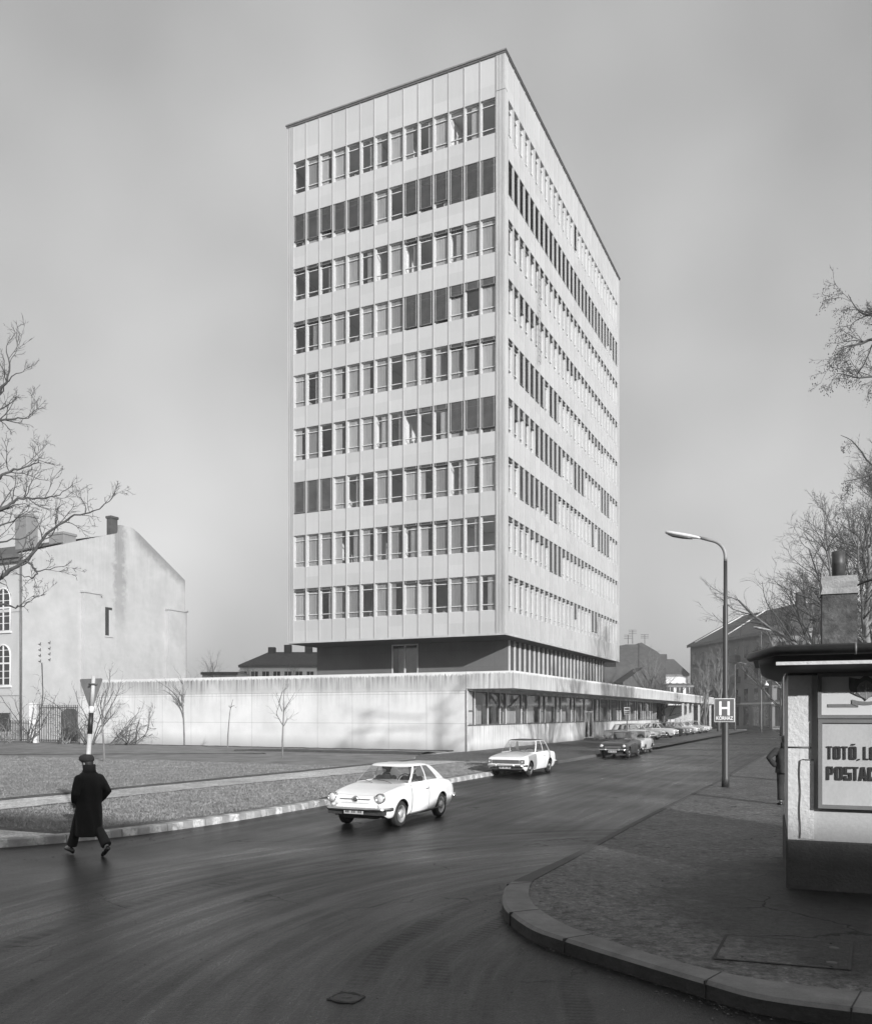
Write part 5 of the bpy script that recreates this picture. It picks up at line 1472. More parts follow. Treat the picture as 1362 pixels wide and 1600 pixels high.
def letters(name, txt, z, h, root):
    """one mesh per line of lettering; each entry is (character, left, width) in metres on the board"""
    m = MB()
    for k, (ch, x, w) in enumerate(txt):
        for j, poly in enumerate(glyph(ch, w, h, w*.36)):
            n = len(poly); y1 = -.0625-.0004*j
            m.add([(x+a, -.046, z+b_) for a, b_ in poly] + [(x+a, y1, z+b_) for a, b_ in poly], [tuple(range(n, 2*n))] + [(i, (i+1) % n, n+(i+1) % n, n+i) for i in range(n)])
    return m.build(name, M['letter'], root)
px_ = .00812; pxx = .0074
def cells(items): return [(c, .012+(a-105)/6.67*pxx, (b_-a)/6.67*pxx) for c, a, b_ in items]
letters('lettering_top_line', cells([('T', 188, 243), ('O', 258, 330), ('T', 342, 402), ('Ó', 420, 494), (',', 500, 536), ('L', 568, 618), ('O', 632, 704)]), (1480-992)/6.67*px_+.033, .165, bd)
letters('lettering_bottom_line', cells([('P', 186, 260), ('O', 275, 352), ('S', 368, 446), ('T', 450, 514), ('A', 518, 602), ('C', 612, 688)]), (1480-1206)/6.67*px_+.030, .172, bd)
bu = board('signboard', 'upper light framed board on the kiosk with dark leaf emblem and ribbon', .370, 2.2, 2.345, 2.92, .045, M['board'])
# leaf emblem with a ribbon under it, cut from sheet
q = MB()
ex, ez = .552, .152
half = [(0, .0), (.03, .035), (.10, .065), (.165, .10), (.19, .15), (.195, .20), (.193, .30), (.13, .285), (.07, .275), (.045, .29), (0, .335)]
poly = [(ex+a, ez+.07+b_) for a, b_ in half] + [(ex-a, ez+.07+b_) for a, b_ in half[::-1][1:-1]]
n = len(poly); q.add([(x, -.046, z) for x, z in poly] + [(x, -.060, z) for x, z in poly], [tuple(range(n, 2*n))[::-1]] + [(i, (i+1) % n, n+(i+1) % n, n+i) for i in range(n)])
o = q.build('leaf_emblem', simple('emblem_dark_grey', .06, .5, .35, 14, bmp=.1), bu)
q = MB()
inner_ = [(0, .02), (.05, .05), (.10, .10), (.105, .16), (.07, .22), (0, .26)]
poly = [(ex+a, ez+.07+b_) for a, b_ in inner_] + [(ex-a, ez+.07+b_) for a, b_ in inner_[::-1][1:-1]]
n = len(poly); q.add([(x, -.0625, z) for x, z in poly], [tuple(range(n))[::-1]])
q.build('inner_leaf', simple('emblem_mid_grey', .16, .5, .3, 12, bmp=.1), o)
q = MB(); rr = random.Random(2)
for _ in range(16):
    a = rr.uniform(-.14, .14); zz = rr.uniform(.09, .2); q.ball((ex+a, -.063, ez+.07+zz), (.006, .003, .006), 4)
q.tube([(ex, -.064, ez+.07), (ex, -.064, ez+.30)], .003, 4); q.build('berry_dots', M['board'], o)
q = MB(); pts = [(ex-.16+.32*i/10, ez+.045-.028*math.sin(math.pi*i/10)+.02) for i in range(11)]
q.add([(x, -.056, z+.022) for x, z in pts] + [(x, -.056, z-.022) for x, z in pts], [(i, i+11, i+12, i+1) for i in range(10)])
q.quad((ex-.155, -.058, ez+.075), (ex-.16, -.058, ez+.03), (ex-.085, -.058, ez-.004), (ex-.085, -.058, ez+.03))
q.box((.115, -.052, ez-.012), (ex-.085, -.046, ez+.03)); q.box((ex+.085, -.052, ez-.012), (2*ex-.115, -.046, ez+.03))
q.build('ribbon', simple('ribbon_grey', .15, .5, .1, 8), bu)

# ================================================================ street furniture
def lamp(label):
    r = empty('street_lamp', label, 'street lamp', gp(1133, 1230, .14), math.atan2(.424, -.906), 'street lamps on the right pavement')
    q = MB(); q.lathe([(.115, 0), (.115, .3), (.105, .32), (.105, 2.8), (.078, 2.9), (.078, 5.6), (.060, 5.66), (.056, 7.0)], 16); 
    q.build('pole', simple('lamp_pole_paint', .035, .5, .35, 1.5, (1, 1, .5), bmp=.03), r)
    q = MB(); q.tube([(0, 0, 6.98)] + [(.55-.55*math.cos(a), 0, 7.15+.55*math.sin(a)*1.0) for a in np.linspace(0, 1.35, 9)] + [(.78, 0, 7.80)], [.056]*10 + [.045], 10)
    q.build('arm', simple('lamp_arm_grey', .28, .5, .1, 2, bmp=0), r)
    q = MB()
    def ring(x, w, z0, z1):
        return [(x, w*math.cos(a), (z0+z1)/2 + (z1-z0)/2*math.sin(a)) for a in np.linspace(0, 2*math.pi, 15)[:-1]]
    q.loft([ring(.70, .04, 7.74, 7.80), ring(.85, .06, 7.77, 7.86), ring(1.05, .12, 7.79, 7.93), ring(1.35, .15, 7.86, 8.01), ring(1.6, .15, 7.93, 8.07), ring(1.76, .12, 7.98, 8.10), ring(1.82, .05, 8.02, 8.09)], 0, True, True)
    o = q.build('lamp_head', simple('lamp_shell', .6, .5, .08, 2, bmp=0), r)
    q = MB(); q.loft([ring(1.0, .09, 7.765, 7.80), ring(1.3, .13, 7.81, 7.88), ring(1.6, .13, 7.89, 7.95), ring(1.73, .09, 7.95, 7.99)], 0, True, True); q.build('lamp_glass', M['dark_lens'], o)
    return r
l1 = lamp('tall street lamp carrying the hospital sign on the right pavement')
l2 = copy_tree(l1); l2.location = Vector(((1223-CX)/F*56, 56, .14)); tag(l2, 'second street lamp farther off, its head showing above the kiosk eave')
# hospital sign
ps = gp(1133, 1230, .14)
hs = empty('hospital_sign', 'square grey sign with large white H and KÓRHÁZ on the lamp post', 'sign', Vector((ps.x-.075, ps.y-.135, 2.40)), R25*.6)
M['sign_grey'] = simple('sign_enamel', .10, .4, .08, 3, bmp=.02); M['sign_white'] = simple('sign_white', .72, .4, .04, 3, bmp=.02)
w, h = .60, .73; zc = (1116-1110)/F*ps.y
q = MB(); q.bbox((-w/2, 0, zc-h/2), (w/2, .02, zc+h/2), .006); q.build('plate_edge', M['sign_white'], hs)
q = MB(); q.box((-w/2+.018, -.004, zc-h/2+.018), (w/2-.018, .001, zc+h/2-.018)); q.build('plate', M['sign_grey'], hs)
q = MB(); q.box((-.155, -.008, zc-.155), (-.085, -.0045, zc+.275)); q.box((.085, -.008, zc-.155), (.155, -.0045, zc+.275)); q.box((-.085, -.0081, zc+.035), (.085, -.0046, zc+.10)); q.build('letter_h', M['sign_white'], hs)
o = text_mesh('word', 'KÓRHÁZ', .15, M['sign_white'], hs, Matrix.Translation((0, -.006, zc-.25)) @ RX, .001, .003, 'CENTER', .80)
q = MB(); q.tube([(0.06, .03, zc+.2), (.06, .08, zc+.2)], .02, 6); q.tube([(.06, .03, zc-.2), (.06, .08, zc-.2)], .02, 6); q.build('clamp', M['dark_trim'], hs)
# give-way sign seen from the back
gb = gp(130, 1299, .13)
gw = empty('yield_sign', 'inverted triangle road sign seen from behind on a leaning banded pole', 'sign', gb, 0)
top = at(147, 1052, gb.y); lean = (top-gb); 
def along(t): return (lean*t)
def zt(v): return (EYE+(HY-v)/F*gb.y - gb.z)/lean.z
q = MB(); q.tube([along(0), along(zt(1147))], .043, 12); q.tube([along(zt(1104)), along(.985)], .040, 12); q.build('pole', simple('galvanised_post', .42, .5, .15, 6), gw)
q = MB(); q.tube([along(zt(1147)), along(zt(1114))], .0435, 12); q.build('black_band', M['letter'], gw)
q = MB(); q.tube([along(zt(1114)), along(zt(1104))], .0437, 12); q.build('white_band', M['sign_white'], gw)
sn = MB(); ang = math.radians(34); ax = Vector((math.cos(ang), -math.sin(ang), 0)); nrm = Vector((math.sin(ang), math.cos(ang), 0))
tri = []; sd = .76
cen = along(.93) + nrm*.085 + Vector((-.12, 0, -.02))
for a_, z_ in ((-sd/2, .13), (sd/2, .13), (0, .13-.866*sd)):
    tri.append(cen + ax*a_ + Vector((0, 0, z_)))
def rounded(tri, r=.06, n=5):
    out = []
    for i in range(3):
        p, a, c = tri[i], tri[i-1], tri[(i+1) % 3]
        d0 = (a-p).normalized(); d1 = (c-p).normalized()
        for k in range(n+1):
            t = k/n; out.append((p+d0*r)*(1-t)**2 + p*2*t*(1-t) + (p+d1*r)*t*t)
    return out
rt = rounded(tri); n = len(rt)
sn.add([p - nrm*.004 for p in rt] + [p + nrm*.004 for p in rt], [tuple(range(n)), tuple(range(n, 2*n))[::-1]] + [(i, (i+1) % n, n+(i+1) % n, n+i) for i in range(n)])
o = sn.build('plate', simple('bare_plate_back', .2, .5, .12, 5), gw)
q = MB(); q.add([p + nrm*.006 for p in rounded([cen + (t-cen)*1.0 for t in tri])], [tuple(range(n))[::-1]]); q.build('face', M['sign_white'], o)
q = MB(); q.tube([along(.93) - nrm*.06 + ax*-.05, along(.93) + nrm*.08], .022, 6); q.tube([along(.93) + Vector((-.07, -.045, 0)), along(.93) + Vector((.11, -.05, 0))], .018, 6); q.build('clamp', M['dark_trim'], gw)
# small sign on a post by the kerb of the wing
pb = Vector(((979.5-CX)/F*58, 58, .13))
sg = empty('parking_sign', 'small white plate on a thin post beside the glazed wing', 'sign', pb, R25)
q = MB(); q.tube([(0, 0, 0), (0, 0, 2.75)], .03, 8); q.build('post', M['dark_trim'], sg)
q = MB(); q.bbox((-.2, -.05, 2.22), (.2, -.03, 2.74), .004); q.build('plate', M['sign_white'], sg)
q = MB(); q.box((-.15, -.054, 2.55), (.15, -.051, 2.68)); q.box((-.16, -.054, 2.40), (.16, -.051, 2.46)); q.box((-.14, -.054, 2.29), (.14, -.051, 2.34)); q.build('plate_marks', M['sign_grey'], sg)
# far poles and the hanging lamp
def thin_pole(label, u, Y, ztop, arm=None):
    p = Vector(((u-CX)/F*Y, Y, .0)); r = empty('lamp_pole', label, 'street lamp', p, 0)
    q = MB(); q.lathe([(.13, 0), (.10, 1.2), (.07, ztop)], 8); q.build('pole', M['dark_trim'], r)
    if arm:
        q = MB(); q.tube([(0, 0, ztop-.2), (arm*.5, 0, ztop+.25), (arm, 0, ztop+.1)], .05, 6); q.ball((arm, 0, ztop), (.28, .28, .14), 6); q.build('lamp_arm', M['dark_trim'], r)
    return r
thin_pole('thin far lamp pole before the corner block, left one with short arm', 1148, 118, 9.3, 1.3)
thin_pole('thin far pole in front of the corner block, right of the armed one', 1189, 112, 13.2)
hl = at(1197, 1070, 112)
r = empty('hanging_lamp', 'bell shaped lamp hung on a wire over the far street', 'lamp', hl, 0)
q = MB(); q.lathe([(.02, .5), (.06, .3), (.10, .25), (.30, -.02), (.31, -.1)], 12); q.build('shade', M['sign_white'], r)
q = MB(); a_ = at(1160, 1052, 112)-hl; b_ = at(1226, 1057, 112)-hl; q.tube([a_, Vector((0, 0, .5)), b_], .03, 4); q.build('wire', M['dark_trim'], r)
# ================================================================ houses
M['old_roof'] = simple('old_roof_tiles', .075, .9, .2, 1.5, fine=9, bmp=.4, bdist=.05)
M['brick'] = simple('sooty_brick', .06, .9, .3, .8, (1, 1, 2.5), fine=3, bmp=.4)
M['dark_glass'] = simple('dark_panes', .035, .12, .3, 1, bmp=0)
M['white_wall'] = simple('far_white_wall', .60, .9, .08, .4); M['grey_wall'] = simple('far_grey_plaster', .20, .9, .16, .35, (1, 1, .4), 8, .3)
# --- old house with the blank gable, left
C = Vector((-35.3, 73, 0))
hs = empty('gabled_house', 'old plastered house with a huge blank gable wall and arched windows at left', 'house', C, R25)
GW = 20.1; RD = 12.4; EH = 16.2; RH = 20.8
def gable_poly(): return [(0, 0), (GW, 0), (GW, 16.7), (RD+1.0, RH-.35), (RD+.2, RH), (RD-1.4, RH), (RD-1.8, RH-.9), (RD*.55, 18.6), (0, EH)]
q = MB(); P = gable_poly(); n = len(P)
q.add([(0, y, z) for y, z in P] + [(-.6, y, z) for y, z in P], [tuple(range(n))] + [(i, n+i, n+(i+1) % n, (i+1) % n) for i in range(n)])
q.build('gable_wall', M['old_plaster'], hs)
q = MB(); q.box((-40, .01, 0), (-.01, .6, EH)); q.box((-40, GW-.6, 0), (-.61, GW-.01, 16.6)); q.build('street_wall', M['cream'], hs)
q = MB()
q.loft([[(x, -.5, EH-.2), (x, 0, EH+.15), (x, RD*.55, 18.75), (x, RD-.4, RH-.6), (x, GW+.3, 16.6)] for x in (-40, -.35)], 0, False, False, closed=False)
q.build('roof', M['old_roof'], hs)
q = MB(); q.box((-40, -.55, EH-.45), (.05, .02, EH-.15)); q.box((-40, -.35, EH-.75), (.0, .005, EH-.45)); q.build('cornice', M['dark_trim'], hs)
q = MB(); q.box((-40, -.06, 11.2), (-.05, .0, 11.45)); q.box((-40, -.07, 4.0), (-.05, .0, 4.25)); q.build('string_course', M['cream'], hs)
q = MB(); q.tube([(-.1, -.12, 0), (-.1, -.12, EH-.3)], .09, 8); q.build('downpipe', M['dark_trim'], hs)
# raised flat strips on the gable: shallow buttresses
q = MB()
for y0, y1, zt_ in ((6.2, 8.2, 13.6), (17.2, 19.9, 13.2)):
    q = MB(); q.box((.0, y0, 0), (.42, y1, zt_)); q.box((-.02, y0-.12, zt_), (.52, y1+.12, zt_+.18)); q.build('buttress', M['old_plaster'], hs)
q = MB(); q.box((.003, 9.1, 9.9), (.012, 9.95, 12.6)); o = q.build('slit_window', M['dark_glass'], hs)
q = MB(); q.box((.004, 9.55, 9.9), (.02, 9.95, 12.35)); q.box((.0, 9.0, 9.75), (.10, 10.05, 9.88)); q.build('reveal', M['cream'], o)
def arch_window(x, z0, w, h):
    """tall round-headed window on the street wall; its glazing bars are sub-parts"""
    q = MB(); pts = [(x-w/2, z0), (x+w/2, z0)] + [(x+w/2*math.cos(a), z0+h-w/2+w/2*math.sin(a)) for a in np.linspace(0, math.pi, 11)]
    n = len(pts); q.add([(a, -.012, z) for a, z in pts], [tuple(range(n))]); o = q.build('arched_window', M['dark_glass'], hs)
    q = MB(); ring = [(a, -.05, z) for a, z in pts] + [(pts[0][0], -.05, pts[0][1])]; q.tube(ring, .08, 5)
    q.box((x-.06, -.06, z0), (x+.06, -.013, z0+h)); q.box((x-w/2, -.061, z0+h*.52), (x+w/2, -.013, z0+h*.52+.14))
    for k in (.17, .34, .7, .86): q.box((x-w/2, -.04, z0+h*k), (x+w/2, -.013, z0+h*k+.05))
    q.box((x-w/2-.15, -.14, z0-.2), (x+w/2+.15, -.0, z0-.03)); q.build('glazing_bars', M['white_wall'], o)
for z0, h in ((4.9, 3.5), (9.6, 3.7)):
    for k in range(5): arch_window(-2.35-k*4.2, z0, 1.75, h)
for k in range(5):
    q = MB(); x = -2.2-k*4.2; q.box((x-.7, -.02, .9), (x+.7, -.005, 2.5)); q.build('cellar_window', M['dark_glass'], hs)
def chim(x, y, w, d, z0, z1, parent, mat=None):
    q = MB(); q.bbox((x-w/2, y-d/2, z0), (x+w/2, y+d/2, z1), .03); q.bbox((x-w/2-.08, y-d/2-.08, z1-.22), (x+w/2+.08, y+d/2+.08, z1+.02), .03); return q.build('chimney', mat or M['brick'], parent)
chim(-.35, RD-2.1, .6, .85, RH-1.4, RH+.65, hs, M['brick']); chim(-3.2, 3.0, 1.5, 1.2, 16, 20.3, hs, M['grey_wall']); chim(-1.2, 5.2, 1.9, 1.4, 16.5, 18.9, hs, M['grey_wall'])
# iron wall brackets with cables
for y0, z0 in ((2.6, 7.2), (1.6, 7.0), (GW-1.0, 5.6)):
    q = MB()
    for k in range(4): q.tube([(.02, y0, z0+k*.5), (.25, y0, z0+k*.5), (.25, y0, z0+k*.5+.15)], .035, 5)
    q.build('insulator_bracket', M['black_iron'], hs)
q = MB(); q.tube([(.05, 1.9, 6.9), (.06, 2.0, 4.2), (.05, 1.8, 2.4)], .05, 5); q.build('cable', M['black_iron'], hs)
# gate between the gable and the wing, its pier, and the lower railing
def rail(name, label, p, q_, h, n, cat, infill=0, pier=False):
    p, q_ = Vector(p), Vector(q_); d = q_-p; L_ = d.length; a = math.atan2(d.y, d.x); r = empty(name, label, cat, p, a)
    m = MB()
    for k in range(n+1): x = L_*k/n; m.box((x-.02, -.02, .1), (x+.02, .02, h))
    m.build('bars', M['black_iron'], r)
    m = MB()
    for z in (.2, h-.25): m.box((0, -.03, z), (L_, .03, z+.06))
    m.build('rails', M['black_iron'], r)
    if infill:
        m = MB(); m.add([(L_*.55+.0, .05, .15), (L_*.98, .05, .15), (L_*.98, .05, h*.84), (L_*.9, .05, h*.9), (L_*.7, .05, h*.9), (L_*.55, .05, h*.8)], [(0, 1, 2, 3, 4, 5)]); m.build('sheet_infill', M['dark_trim'], r)
    return r
g0 = at(62, 1157, 66.5); g1 = at(121, 1157, 65.2)
rail('iron_gate', 'tall barred iron gate between the old gable and the white wall', (g0.x, g0.y, .16), (g1.x, g1.y, .16), 2.95, 21, 'gate', 1)
q = MB(); pc = at(54, 1157, 66.6); q.bbox((pc.x-.3, pc.y-.3, 0), (pc.x+.3, pc.y+.3, 3.15), .02); q.bbox((pc.x-.36, pc.y-.36, 3.15), (pc.x+.36, pc.y+.36, 3.28), .02)
tag(q.build('gate_pier', M['white_wall']), 'white rendered square pier at the left side of the iron gate', 'pier')
f0 = at(-60, 1157, 70); f1 = at(47, 1157, 67)
rail('iron_railing', 'low iron railing running left from the white gate pier', (f0.x, f0.y, .16), (f1.x, f1.y, .16), 1.75, 44, 'railing')
q = MB(); q.box((f0.x-30, 71.0, 0), (f1.x+.6, 71.5, 1.0)); 
# --- long hipped house beyond the wing, centre left
def hip_house(name, label, cat, u0, u1, Y, z_e, z_r, depth, wallm, roofm, hipL=3, hipR=3, win=True, chs=(), zwin=None, nwin=8):
    x0, x1 = (u0-CX)/F*Y, (u1-CX)/F*Y
    r = empty(name, label, cat, (x0, Y, 0), 0); W_ = x1-x0
    q = MB(); q.box((.3, .3, 0), (W_-.3, depth-.3, z_e)); q.build('wall', wallm, r)
    q = MB(); e = [(0, 0, z_e), (W_, 0, z_e), (W_, depth, z_e), (0, depth, z_e)]; rd = [(hipL, depth/2, z_r), (W_-hipR, depth/2, z_r)]
    q.add(e+rd, [(0, 1, 5, 4), (1, 2, 5), (2, 3, 4, 5), (3, 0, 4), (0, 3, 2, 1)]); ro = q.build('roof', roofm, r)
    for cxx, zz in chs:
        m = MB(); m.bbox((cxx-.6, depth/2-.5, z_r-1), (cxx+.6, depth/2+.5, z_r+zz), .05); m.build('chimney', M['brick'], ro)
    m = MB(); m.box((.1, .1, z_e-.35), (W_-.1, .31, z_e-.02)); m.build('eave_board', M['dark_trim'], r)
    if win:
        z = zwin if zwin else z_e-2.6
        for k in range(nwin):
            x = W_*(k+.5)/nwin
            m = MB(); m.box((x-.55, .285, z), (x+.55, .30, z+1.5)); o = m.build('window', M['dark_glass'], r)
            m = MB(); m.box((x-.75, .22, z+1.5), (x+.75, .30, z+1.75)); m.box((x-.04, .27, z), (x+.04, .29, z+1.5)); m.build('lintel', M['white_wall'], o)
    return r
hip_house('long_house', 'long pale house with dark hipped roof and chimneys beyond the white wall', 'house', 371, 545, 140, 10.4, 12.9, 9, M['white_wall'], M['old_roof'], 4.2, 3, True, ((4.8, .8), (7.5, 1.2), (11, 1.0), (13.6, 1.0)), 7.9, 10)
hip_house('flat_shed', 'low flat white building showing over the wall between gable and long house', 'building', 312, 372, 118, 8.2, 8.45, 8, M['white_wall'], M['dark_trim'], .5, .5, False)
hip_house('low_shed', 'very low dark roofed shed just above the white wall beside the gable', 'building', 289, 372, 112, 6.6, 7.1, 8, M['grey_wall'], M['dark_trim'], .4, .4, False)
# --- brick fire walls and roofs beyond the wing, right
def gable_block(name, label, cat, pts, Y, th, mat, roofm):
    """a house end drawn by its real outline facing the street, extruded back"""
    X = [at(u, v, Y) for u, v in pts]; o0 = X[0]
    r = empty(name, label, cat, (o0.x, Y, 0), 0)
    P = [(p.x-o0.x, p.z) for p in X]; P = [(P[0][0], 0)] + P + [(P[-1][0], 0)]; n = len(P)
    q = MB(); q.add([(x, 0, z) for x, z in P] + [(x, th, z) for x, z in P], [tuple(range(n))[::-1], tuple(range(n, 2*n)), (0, n-1, 2*n-1, n)])
    q.add([], []); q.build('fire_wall', mat, r)
    m = MB()
    for i in range(n-1): m.quad((P[i][0], 0, P[i][1]), (P[i+1][0], 0, P[i+1][1]), (P[i+1][0], th, P[i+1][1]), (P[i][0], th, P[i][1]))
    m.build('roof', roofm, r); return r
gable_block('brick_house', 'sooty brick fire wall with sloping top beyond the wing, right one', 'house', [(998, 1005), (1002, 1004), (1026, 1018), (1040, 1030)], 150, 12, M['brick'], M['old_roof'])
gable_block('brick_house', 'flat topped dark brick fire wall beside the tower corner', 'house', [(962, 1010), (978, 1007), (997, 1007)], 148, 12, M['brick'], M['old_roof'])
gable_block('tiled_house', 'low house with gabled tile roof in front of the brick fire walls', 'house', [(973, 1066), (1008, 1041), (1034, 1064)], 128, 14, M['old_roof'], M['old_roof'])
gable_block('tiled_house', 'long dark tiled roof right beside the tower edge, left of the gabled one', 'house', [(940, 1042), (1003, 1043), (986, 1066)][:2] + [(1003, 1067)], 136, 10, M['old_roof'], M['old_roof'])
hip_house('white_house', 'small white house with chimney between bare trees left of the corner block', 'house', 1028, 1078, 152, 9.5, 12.5, 10, M['white_wall'], M['old_roof'], 1.5, 1.5, True, ((2.2, .9),), 6.2, 5)
hip_house('shed_house', 'pale low outbuilding with flat roof behind the end of the wing', 'building', 1040, 1085, 138, 7.1, 7.5, 8, M['white_wall'], M['dark_trim'], .5, .5, True, (), 5.3, 3)
# antennas on the brick house
q = MB()
for u, h in ((981, 1.9), (988, 3.0), (1007, 2.0)):
    p = at(u, 1006, 150); q.tube([(p.x, 150, p.z), (p.x, 150, p.z+h*.8)], .05, 4)
    for k in range(3): q.tube([(p.x-.7, 150, p.z+h*.8-k*.3), (p.x+.7, 150, p.z+h*.8-k*.3)], .03, 4)
tag(q.build('roof_antennas', M['black_iron']), 'thin television antennas standing on the brick fire wall', 'antenna')
# --- four storey corner block at the end of the street
A0 = Vector((48.8, 164, 0)); A1 = Vector((53.1, 135, 0)); A2 = Vector((57.2, 131.5, 0)); A3 = Vector((86, 131.5, 0))
ab = empty('corner_block', 'four storey soot grey corner apartment block closing the street', 'building', A1, 0)
ZE = 15.6
def lp(p, z): return (p.x-A1.x, p.y-A1.y, z)
A4 = Vector((86, 164, 0))
def wall_between(p, q_, mat, name, z0=0, z1=ZE):
    m = MB(); d = (q_-p).normalized(); nn = Vector((d.y, -d.x, 0))
    m.quad(lp(p, z0), lp(q_, z0), lp(q_, z1), lp(p, z1)); return m.build(name, mat, ab)
gw2 = M['grey_wall']
wall_between(A0, A1, gw2, 'side_wall'); wall_between(A1, A2, simple('sunlit_corner_plaster', .30, .9, .15, .4), 'corner_wall'); wall_between(A2, A3, simple('sunlit_front_plaster', .34, .9, .15, .4), 'front_wall'); wall_between(A3, A4, gw2, 'east_wall'); wall_between(A4, A0, gw2, 'rear_wall')  # corner and front plaster made paler, sunlight put into their colour
m = MB(); ov = .7
E = [A0+Vector((-ov, 0, 0)), A1+Vector((-ov, -.2, 0)), A2+Vector((-.1, -ov, 0)), A3+Vector((ov, -ov, 0)), A4+Vector((ov, 0, 0))]
zr_ = ZE+5.3
Rg = [Vector((57.5, 163, 0)), Vector((60.5, 142, 0)), Vector((80, 141, 0)), Vector((80, 163, 0))]
V = [lp(p, ZE) for p in E] + [lp(p, zr_ if i else zr_) for i, p in enumerate(Rg)]
m.add(V, [(0, 1, 6, 5), (1, 2, 6), (2, 3, 7, 6), (3, 4, 8, 7), (5, 6, 7, 8), (0, 5, 8, 4)]); ro = m.build('roof', M['old_roof'], ab)
m = MB(); m.loft([[lp(p, z) for p in E] for z in (ZE-.5, ZE-.02)], 0, False, False, closed=False); m.build('cornice', M['dark_trim'], ab)
m = MB()
for u_, z0, z1 in ((.12, ZE+.1, zr_), (.5, ZE+.1, zr_)):
    p = E[0].lerp(E[1], u_); r_ = Rg[0].lerp(Rg[1], u_); m.tube([lp(p, z0+.2), lp(r_, z1+.15)], .12, 4)
m.build('fire_wall_coping', M['white_wall'], ro)
m = MB(); p = Vector((60.8, 142.5, 0)); m.bbox(lp(p+Vector((-.7, -.5, 0)), zr_-.5), lp(p+Vector((.7, .5, 0)), zr_+1.8), .05); m.build('chimney', M['brick'], ro)
def face_windows(p, q_, n, mats=None, skip=(), balc=()):
    d = (q_-p); L_ = d.length; d.normalize(); nn = Vector((d.y, -d.x, 0)); a = math.atan2(d.y, d.x)
    for s_, z0 in enumerate((.5, 4.7, 8.2, 11.8)):
        for k in range(n):
            if (s_, k) in skip: continue
            c = p + d*(L_*(k+.5)/n); hh = (3.2 if s_ == 0 else 1.9); w_ = .55 if s_ else .85
            def B(mb, x0, x1, y0, y1, za, zb):
                vs = []
                for zz in (za, zb):
                    for xx, yy in ((x0, y0), (x1, y0), (x1, y1), (x0, y1)):
                        w2 = c + d*xx + nn*yy; vs.append(lp(w2, zz))
                mb.add(vs, [(0, 3, 2, 1), (4, 5, 6, 7), (0, 1, 5, 4), (1, 2, 6, 5), (2, 3, 7, 6), (3, 0, 4, 7)])
            mb = MB(); B(mb, -w_, w_, .01, .03, z0, z0+hh); o = mb.build('window' if s_ else 'shop_door', M['dark_glass'], ab)
            mb = MB(); B(mb, -w_-.18, w_+.18, .0, .16, z0+hh, z0+hh+.22); B(mb, -.04, .04, .02, .05, z0, z0+hh); B(mb, -w_-.12, w_+.12, 0, .14, z0-.15, z0-.02); mb.build('surround', gw2, o)
            if (s_, k) in balc:
                mb = MB(); B(mb, -1.3, 1.3, .0, 1.0, z0-.5, z0-.3); B(mb, -1.3, 1.3, .94, 1.0, z0-.3, z0+.6); B(mb, -1.3, -1.24, 0, .94, z0-.3, z0+.6); B(mb, 1.24, 1.3, 0, .94, z0-.3, z0+.6); mb.build('balcony', M['dark_trim'], ab)
face_windows(A0, A1, 9, balc=((3, 2), (3, 5), (2, 5), (1, 5), (2, 2)))
face_windows(A1, A2, 2, balc=((2, 0), (1, 1)))
face_windows(A2, A3, 9)
m = MB(); m.loft([[lp(p+Vector((-.12, -.05, 0)), z) for p in (A0, A1, A2, A3)] for z in (4.0, 4.3)], 0, False, False, closed=False); m.build('string_course', M['fin'], ab)
# buildings on the near side of the crossing (behind the camera): their roof line shades the foreground
bl = G(22.5, -40) 
edge = Vector((0, 15.2, 0)) + Vector((SAZ.x, SAZ.y, 0))*(15.0/math.tan(SUN_EL))
rb = empty('unseen_apartment_row', 'long plain apartment row on the near side of the crossing, unseen behind the viewer', 'building', edge, R25)
q = MB(); q.box((-55, -11.7, 0), (60, -.5, 14.5)); q.build('wall', M['cream'], rb)
q = MB(); q.add([(-55.5, 0, 15), (60.5, 0, 15), (60.5, -12.2, 15), (-55.5, -12.2, 15), (-55.5, 0, 14.5), (60.5, 0, 14.5), (60.5, -12.2, 14.5), (-55.5, -12.2, 14.5)], [(0, 3, 2, 1), (4, 5, 6, 7), (0, 1, 5, 4), (1, 2, 6, 5), (2, 3, 7, 6), (3, 0, 4, 7)]); q.build('roof', M['old_roof'], rb)
for k in range(24):
    for z in (2, 5.2, 8.4, 11.4):
        q = MB(); x = -53+k*4.7; q.box((x-.6, -.5, z), (x+.6, -.48, z+1.8)); q.build('window', M['dark_glass'], rb)
